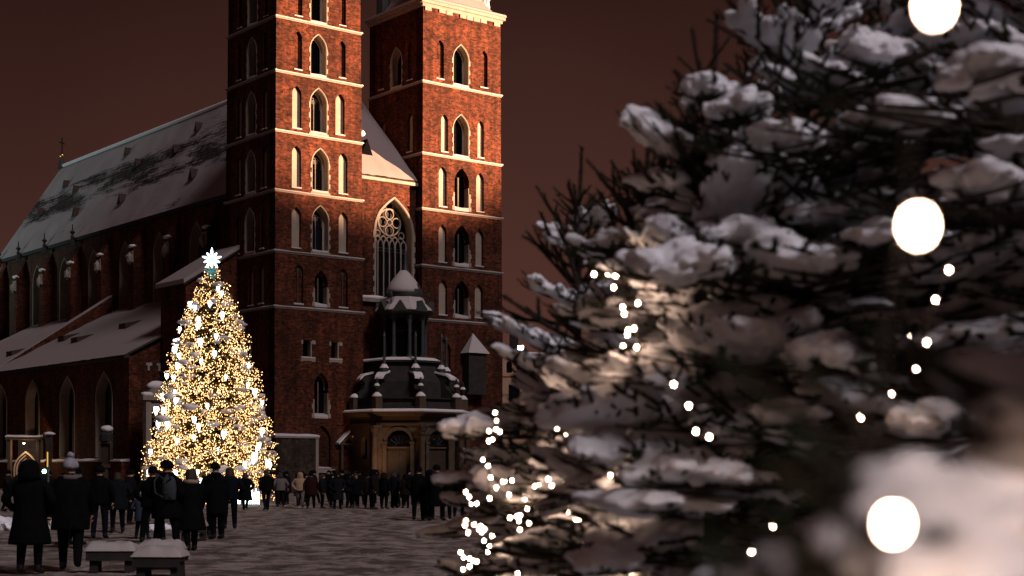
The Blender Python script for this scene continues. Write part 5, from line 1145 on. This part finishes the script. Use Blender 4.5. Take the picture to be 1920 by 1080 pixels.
def make_leader():
    rn = random.Random(2); b = MB()
    shoot(b, (0, 0, -0.05), (0.02, 0, 1), 0.55, rn, 0, 0.013, 420, 0.022)
    for k in range(7):
        a = k * 1.256 + 0.3; shoot(b, (0, 0, -0.1 + 0.03 * k), (math.cos(a) * 0.6, math.sin(a) * 0.6, 1.0), rn.uniform(0.18, 0.34), rn, 0.7, 0.011, 420, 0.020)
    for k in range(6):
        a = k * 1.05; shoot(b, (0, 0, 0.18 + 0.02 * k), (math.cos(a), math.sin(a), 0.9), rn.uniform(0.06, 0.12), rn, 0.5, 0.006, 190, 0.020)
    me = b.data('leader', fix=False); me.materials.append(MATS['bark']); me.materials.append(MATS['needle']); return me
LEADER = make_leader()
def make_twig(seed):
    rn = random.Random(seed); b = MB()
    pts = shoot(b, (0, 0, 0), (1, 0, 0), 1.0, rn, 0.12, 0.022, 260, 0.055)
    for h, sg in ((1, 1), (1, -1), (2, 1), (2, -1)): shoot(b, pts[h], (0.75, 0.6 * sg, 0.15), rn.uniform(0.25, 0.45), rn, 0.4, 0.016, 260, 0.05)
    me = b.data('twig', fix=False); me.materials.append(MATS['bark']); me.materials.append(MATS['needle']); return me
TWIGS = [make_twig(1), make_twig(2)]
def make_pillow(seed):
    rn = random.Random(seed); s = MB(); s.blob((0, 0, 0), 0.36, seed, 3, (1, 0.9, 0.75), 0.3)
    for k in range(7):
        a = k * 0.9 + rn.uniform(-0.3, 0.3); r = rn.uniform(0.12, 0.24); s.blob((math.cos(a) * 0.36, math.sin(a) * 0.32, rn.uniform(-0.2, 0.05)), r, seed + k, 2, (1.2, 1.0, rn.uniform(0.5, 1.3)), 0.6)
    o = bpy.data.objects.new('snow_tmp', s.data('snow', fix=False)); COL.objects.link(o)
    m = o.modifiers.new('remesh', 'REMESH'); m.mode = 'VOXEL'; m.voxel_size = 0.028
    m = o.modifiers.new('smooth', 'SMOOTH'); m.iterations = 4; m.factor = 0.5
    out = evaluated(o, 'snow'); crust(out, 0.05, 5.0, seed); out.polygons.foreach_set('use_smooth', [True] * len(out.polygons)); out.materials.clear(); out.materials.append(MATS['soft_snow']); return out
PILLOWS = [make_pillow(k) for k in (1, 5, 9, 14)]
def spruce(x, y, h, ang, seed, label, zmin=0.3, extra=(), snow=1.0, keep=None):
    rn = random.Random(seed); t = empty('spruce_tree', (x, y, 0)); tag(t, label, 'spruce tree', 'snowy spruces in a row on the right')
    b = MB(); b.tube([(0, 0, -0.05), (0.01, 0, h * 0.5), (0, 0, h - 0.45)], [0.045, 0.028, 0.010], 8); b.build('trunk', 'bark', t)
    o = link('leader', LEADER, None, t); o.location = (0, 0, h - 0.52)
    z = h - 0.36; lv = 0
    specs = list(extra)
    while z > zmin:
        dz = h - z; L = min(0.10 + dz * math.tan(R(ang)), 0.95); n = (6 + lv % 2) if dz < 0.45 else ((5 + (lv % 2) + (1 if L > 0.35 else 0)) if z > 1.25 else 5)
        for k in range(n):
            el = 62 * max(0, 1 - dz / 1.0) + 12 - 24 * min(1, dz / 2.0) + rn.uniform(-17, 17)
            specs.append((z + rn.uniform(-0.05, 0.05), 2 * math.pi * (k + rn.uniform(-0.3, 0.3)) / n + lv * 0.6, el, L * rn.uniform(0.78, 1.12)))
        z -= (0.105 + 0.025 * min(1, dz)) if z > 1.25 else 0.22; lv += 1
    for z, az, el, L in specs:
        if keep and not keep(z, az, L): continue
        i = rn.randint(0, 5) if (el < 36 and rn.random() < 0.85 * snow) else rn.randint(6, 7)
        me, sn = BOUGHS[i]
        if h - z < 0.95 and i > 5:
            o = link('shoot', TWIGS[rn.randint(0, 1)], None, t); o.location = (0, 0, z); o.rotation_euler = (rn.uniform(-0.5, 0.5), -R(el), az); k_ = max(L, 0.22) * rn.uniform(0.9, 1.3); o.scale = (k_, max(k_, 0.34), max(k_, 0.34)); continue
        o = link('bough', me, None, t); o.location = (0, 0, z); o.rotation_euler = (rn.uniform(-0.35, 0.35), -R(el), az)
        w = L * rn.uniform(0.9, 1.15); o.scale = (L, w, min(max(w, 0.32), 0.46) if L > 0.2 else w)
        if sn: link('snow', sn, None, o)
    return t
def near_ok(x, y, z, az, L):                             # the nearest spruce was trimmed on the path side
    tx, ty = x + L * 1.04 * math.cos(az), y + L * 1.04 * math.sin(az); w_ = 0.22 * L
    return L < 0.62 and ty > 0.3 and (tx - w_) / ty > (0.09 if z < 1.66 else 0.29 if z < 1.78 else 0.235)
S1 = spruce(0.24, 5.70, 2.95, 16, 1, 'farthest of the snowy spruces, its bare leader pointing up beside the right tower')
S2 = spruce(0.42, 4.90, 2.88, 16, 2, 'second farthest snowy spruce, with a string of lights down its left edge')
S3 = spruce(0.53, 4.10, 2.97, 16, 3, 'snowy spruce with large snow pillows in the middle of the row')
S4 = spruce(0.82, 4.30, 3.45, 20, 4, 'tall snowy spruce behind the others, lights showing through its boughs')
S5 = spruce(1.45, 3.90, 3.50, 23, 5, 'broad snowy spruce at the right, partly covered by the nearest boughs')
S6 = spruce(0.54, 0.88, 2.75, 20, 6, 'nearest snowy spruce, strongly blurred at the right edge', zmin=0.9, snow=0.6,
            extra=((1.655, 3.55, -2, 0.40), (1.65, 3.85, -3, 0.40), (1.65, 4.15, -2, 0.42), (1.645, 3.3, 0, 0.38), (1.64, 3.0, -2, 0.36), (1.84, 4.1, 0, 0.30), (1.81, 4.3, -2, 0.31), (1.80, 3.9, 2, 0.28), (1.88, 3.8, 2, 0.27), (1.95, 4.0, 3, 0.27)), keep=lambda z, az, L: near_ok(0.54, 0.88, z, az, L))
S7 = spruce(1.30, 5.10, 3.60, 21, 7, 'spruce half hidden behind the broad one at the right')
S8 = spruce(0.80, 5.35, 3.20, 17, 8, 'spruce half hidden between the tall one and the farthest one')
# the largest pillows of snow, each on a bough of its spruce: x, y, z, width
k = 0
for T, lst in ((S1, ((-0.135, 5.35, 1.88, 0.215), (0.317, 5.3, 2.169, 0.20), (0.183, 5.2, 1.943, 0.16))),
               (S2, ((0.445, 4.4, 2.093, 0.169), (0.392, 4.5, 1.819, 0.172), (0.305, 4.6, 2.431, 0.10))),
               (S3, ((0.502, 3.95, 2.72, 0.15), (0.578, 3.9, 2.66, 0.163), (0.412, 3.75, 2.234, 0.27), (0.562, 3.75, 2.312, 0.17), (0.489, 3.6, 1.724, 0.15), (0.652, 3.6, 1.862, 0.163))),
               (S4, ((0.928, 3.6, 2.558, 0.238), (0.877, 3.7, 2.743, 0.168), (0.732, 3.5, 2.004, 0.207), (0.842, 3.5, 2.273, 0.146), (0.67, 3.7, 2.536, 0.18), (0.753, 3.6, 2.226, 0.138))),
               (S5, ((0.93, 3.0, 2.518, 0.209), (0.836, 3.0, 1.828, 0.178), (0.992, 3.2, 2.337, 0.178)))):
    for (x, y, z, w) in lst:
        d = Vector((x - T.location.x, y - T.location.y)); L = d.length + w * 0.35
        o = link('bough', BOUGHS[6 + k % 2][0], None, T); o.location = (0, 0, z - 0.04); o.rotation_euler = (0, 0, math.atan2(d.y, d.x)); o.scale = (L, L, 0.3)
        q = link('snow', PILLOWS[k % 4], None, o); q.location = (d.length / L, 0, 0.04 / 0.3); q.scale = (w / L * 1.05, w / L * 1.05, w / 0.3 * 0.75); q.rotation_euler = (0, 0, k * 0.9); k += 1

# strings of lights in the spruces
emis('bulb_warm', (1.0, 0.64, 0.44), 95.0)
BULBS = [
    [(-0.054, 4.847, 1.905), (-0.052, 4.989, 1.884), (-0.075, 4.973, 1.85), (-0.051, 4.871, 1.853), (-0.039, 4.919, 1.846), (-0.075, 4.91, 1.816), (-0.064, 4.95, 1.822), (-0.095, 4.978, 1.757), (-0.076, 4.839, 1.737), (-0.067, 4.826, 1.7), (-0.03, 4.987, 1.686), (-0.009, 4.907, 1.644), (0.043, 4.972, 1.63), (0.072, 4.82, 1.673), (0.079, 4.909, 1.652), (0.05, 4.964, 1.598), (-0.136, 4.866, 1.637), (-0.134, 5.009, 1.612), (-0.115, 5.0, 1.614), (-0.119, 4.826, 1.552), (-0.098, 4.825, 1.547), (-0.106, 4.928, 1.532), (-0.091, 5.008, 1.492), (-0.072, 4.896, 1.478), (-0.063, 4.863, 1.514), (-0.164, 4.904, 1.459), (0.015, 4.826, 1.578), (0.027, 4.864, 1.58), (0.022, 4.908, 1.56), (0.055, 4.919, 1.553), (0.051, 4.867, 1.526), (0.037, 4.866, 1.5), (0.019, 4.864, 1.395), (-0.156, 4.912, 1.404), (-0.006, 4.752, 1.575), (-0.152, 4.836, 1.447), (-0.123, 4.847, 1.436), (-0.138, 4.807, 1.526), (0.026, 4.887, 1.496), (-0.049, 4.746, 1.669), (0.215, 4.856, 1.559), (-0.002, 4.892, 1.473), (-0.023, 4.875, 1.685), (0.013, 4.740, 1.495), (-0.070, 4.785, 1.635), (-0.077, 4.924, 1.460), (-0.132, 4.807, 1.445), (-0.145, 4.818, 1.564), (-0.111, 4.857, 1.433), (0.086, 4.926, 1.679), (-0.143, 4.739, 1.655), (-0.145, 4.740, 1.552), (0.212, 4.817, 1.563), (0.098, 4.741, 1.596), (-0.087, 4.860, 1.535), (-0.134, 4.848, 1.418), (-0.094, 4.782, 1.530), (0.239, 4.748, 1.413), (0.222, 4.774, 1.500), (-0.137, 4.804, 1.528), (0.082, 4.898, 1.504), (-0.000, 4.919, 1.690), (0.025, 4.812, 1.536), (0.073, 4.724, 1.417)],
    [(0.111, 4.686, 1.696), (0.121, 4.643, 1.677), (0.165, 4.774, 1.686), (0.161, 4.729, 1.641), (0.174, 4.743, 1.606), (0.172, 4.67, 1.595), (0.186, 4.799, 1.56), (0.201, 4.778, 1.566), (0.182, 4.659, 1.545), (0.231, 4.693, 1.549), (0.146, 4.755, 1.777), (0.159, 4.754, 1.803), (0.169, 4.79, 1.832), (0.123, 4.708, 1.885), (0.165, 4.773, 1.9), (0.139, 4.747, 1.853), (0.198, 4.689, 1.787), (0.186, 4.734, 1.758), (0.172, 4.781, 1.752), (0.22, 4.775, 1.815), (0.199, 4.721, 1.47), (0.238, 4.734, 1.468), (0.278, 4.646, 1.502)],
    [(0.212, 3.984, 2.233), (0.253, 4.062, 2.245), (0.27, 4.008, 2.233), (0.263, 3.974, 2.198), (0.286, 4.027, 2.266), (0.31, 4.048, 2.266), (0.318, 4.044, 2.271), (0.328, 4.002, 2.16), (0.289, 4.011, 2.15), (0.294, 4.021, 2.134), (0.307, 4.059, 2.095), (0.32, 4.023, 2.096), (0.301, 4.005, 2.078), (0.291, 4.019, 2.049), (0.321, 3.954, 2.041), (0.336, 3.956, 2.004), (0.238, 4.048, 1.901), (0.261, 4.088, 1.945), (0.266, 4.033, 1.919), (0.303, 4.005, 1.902), (0.305, 3.974, 1.949), (0.364, 4.02, 1.964), (0.386, 4.087, 1.987), (0.387, 4.058, 1.954), (0.262, 4.026, 1.762), (0.278, 4.07, 1.767), (0.257, 3.983, 1.709), (0.279, 4.022, 1.636), (0.285, 4.083, 1.547), (0.306, 4.031, 1.459)],
    [(0.348, 3.296, 1.908), (0.378, 3.277, 1.861), (0.397, 3.305, 1.807), (0.431, 3.346, 1.796)],
    [(0.776, 2.721, 2.08), (0.787, 2.845, 2.041), (0.739, 2.851, 1.973), (0.775, 2.862, 1.963), (0.75, 2.838, 1.913), (0.708, 2.849, 1.868), (0.639, 2.803, 1.821), (0.478, 2.81, 1.62), (0.437, 2.788, 1.576), (0.485, 2.729, 1.559), (0.535, 2.859, 1.585), (0.449, 2.811, 1.533)],
    [(0.141, 0.566, 1.701), (0.151, 0.57, 1.812), (0.157, 0.57, 1.894), (0.255, 0.620, 1.700), (0.250, 0.600, 1.800), (0.265, 0.660, 1.880), (0.280, 0.700, 1.750), (0.200, 0.550, 1.635), (0.150, 0.600, 1.640), (0.120, 0.680, 1.620), (0.250, 0.740, 1.630), (0.300, 0.720, 1.920), (0.240, 0.600, 1.655)],  # after the visible bulbs, more are added out of frame to light near snow
]
def bulb_mesh():
    b = MB(); b.lathe([(0.0015, -0.0072), (0.0042, -0.0055), (0.0058, -0.001), (0.0050, 0.0035), (0.0030, 0.0060)], (0, 0, 0), 10)
    [b.v.__setitem__(i_, tuple(c * 0.72 for c in p_)) for i_, p_ in enumerate(list(b.v))]; me = b.data('bulb', smooth=True); me.materials.append(MATS['bulb_warm']); return me
BM = bulb_mesh()
labels = ['string of warm bulbs low on the farthest spruce', 'string of warm bulbs on the right side of the farthest spruce', 'string of warm bulbs down the second farthest spruce', 'short string of warm bulbs on the spruce with large snow pillows', 'string of warm bulbs showing through the spruces at the right', 'nearest string of bulbs, blurred into large glowing discs, with unseen bulbs added for light']
for pts, lb in zip(BULBS, labels):
    s = empty('string_lights', pts[0]); tag(s, lb, 'string lights', 'light strings in the spruces'); o0 = Vector(pts[0])
    rest = [Vector(p) for p in pts]; order = [rest.pop(0)]
    while rest:
        k = min(range(len(rest)), key=lambda i: (rest[i] - order[-1]).length); order.append(rest.pop(k))
    w = MB(); path = []
    for a, c in zip(order, order[1:]):
        sag = min(0.05, (c - a).length * 0.2)
        path += [a - o0 + Vector((0, 0.004, 0.008)), a.lerp(c, 0.5) - o0 + Vector((0, 0.03, -sag))]
    path.append(order[-1] - o0 + Vector((0, 0.004, 0.008)))
    w.tube(path, 0.0014, 4); w.build('wire', 'iron', s)
    for p in order: link('bulb', BM, None, s, loc=p - o0)
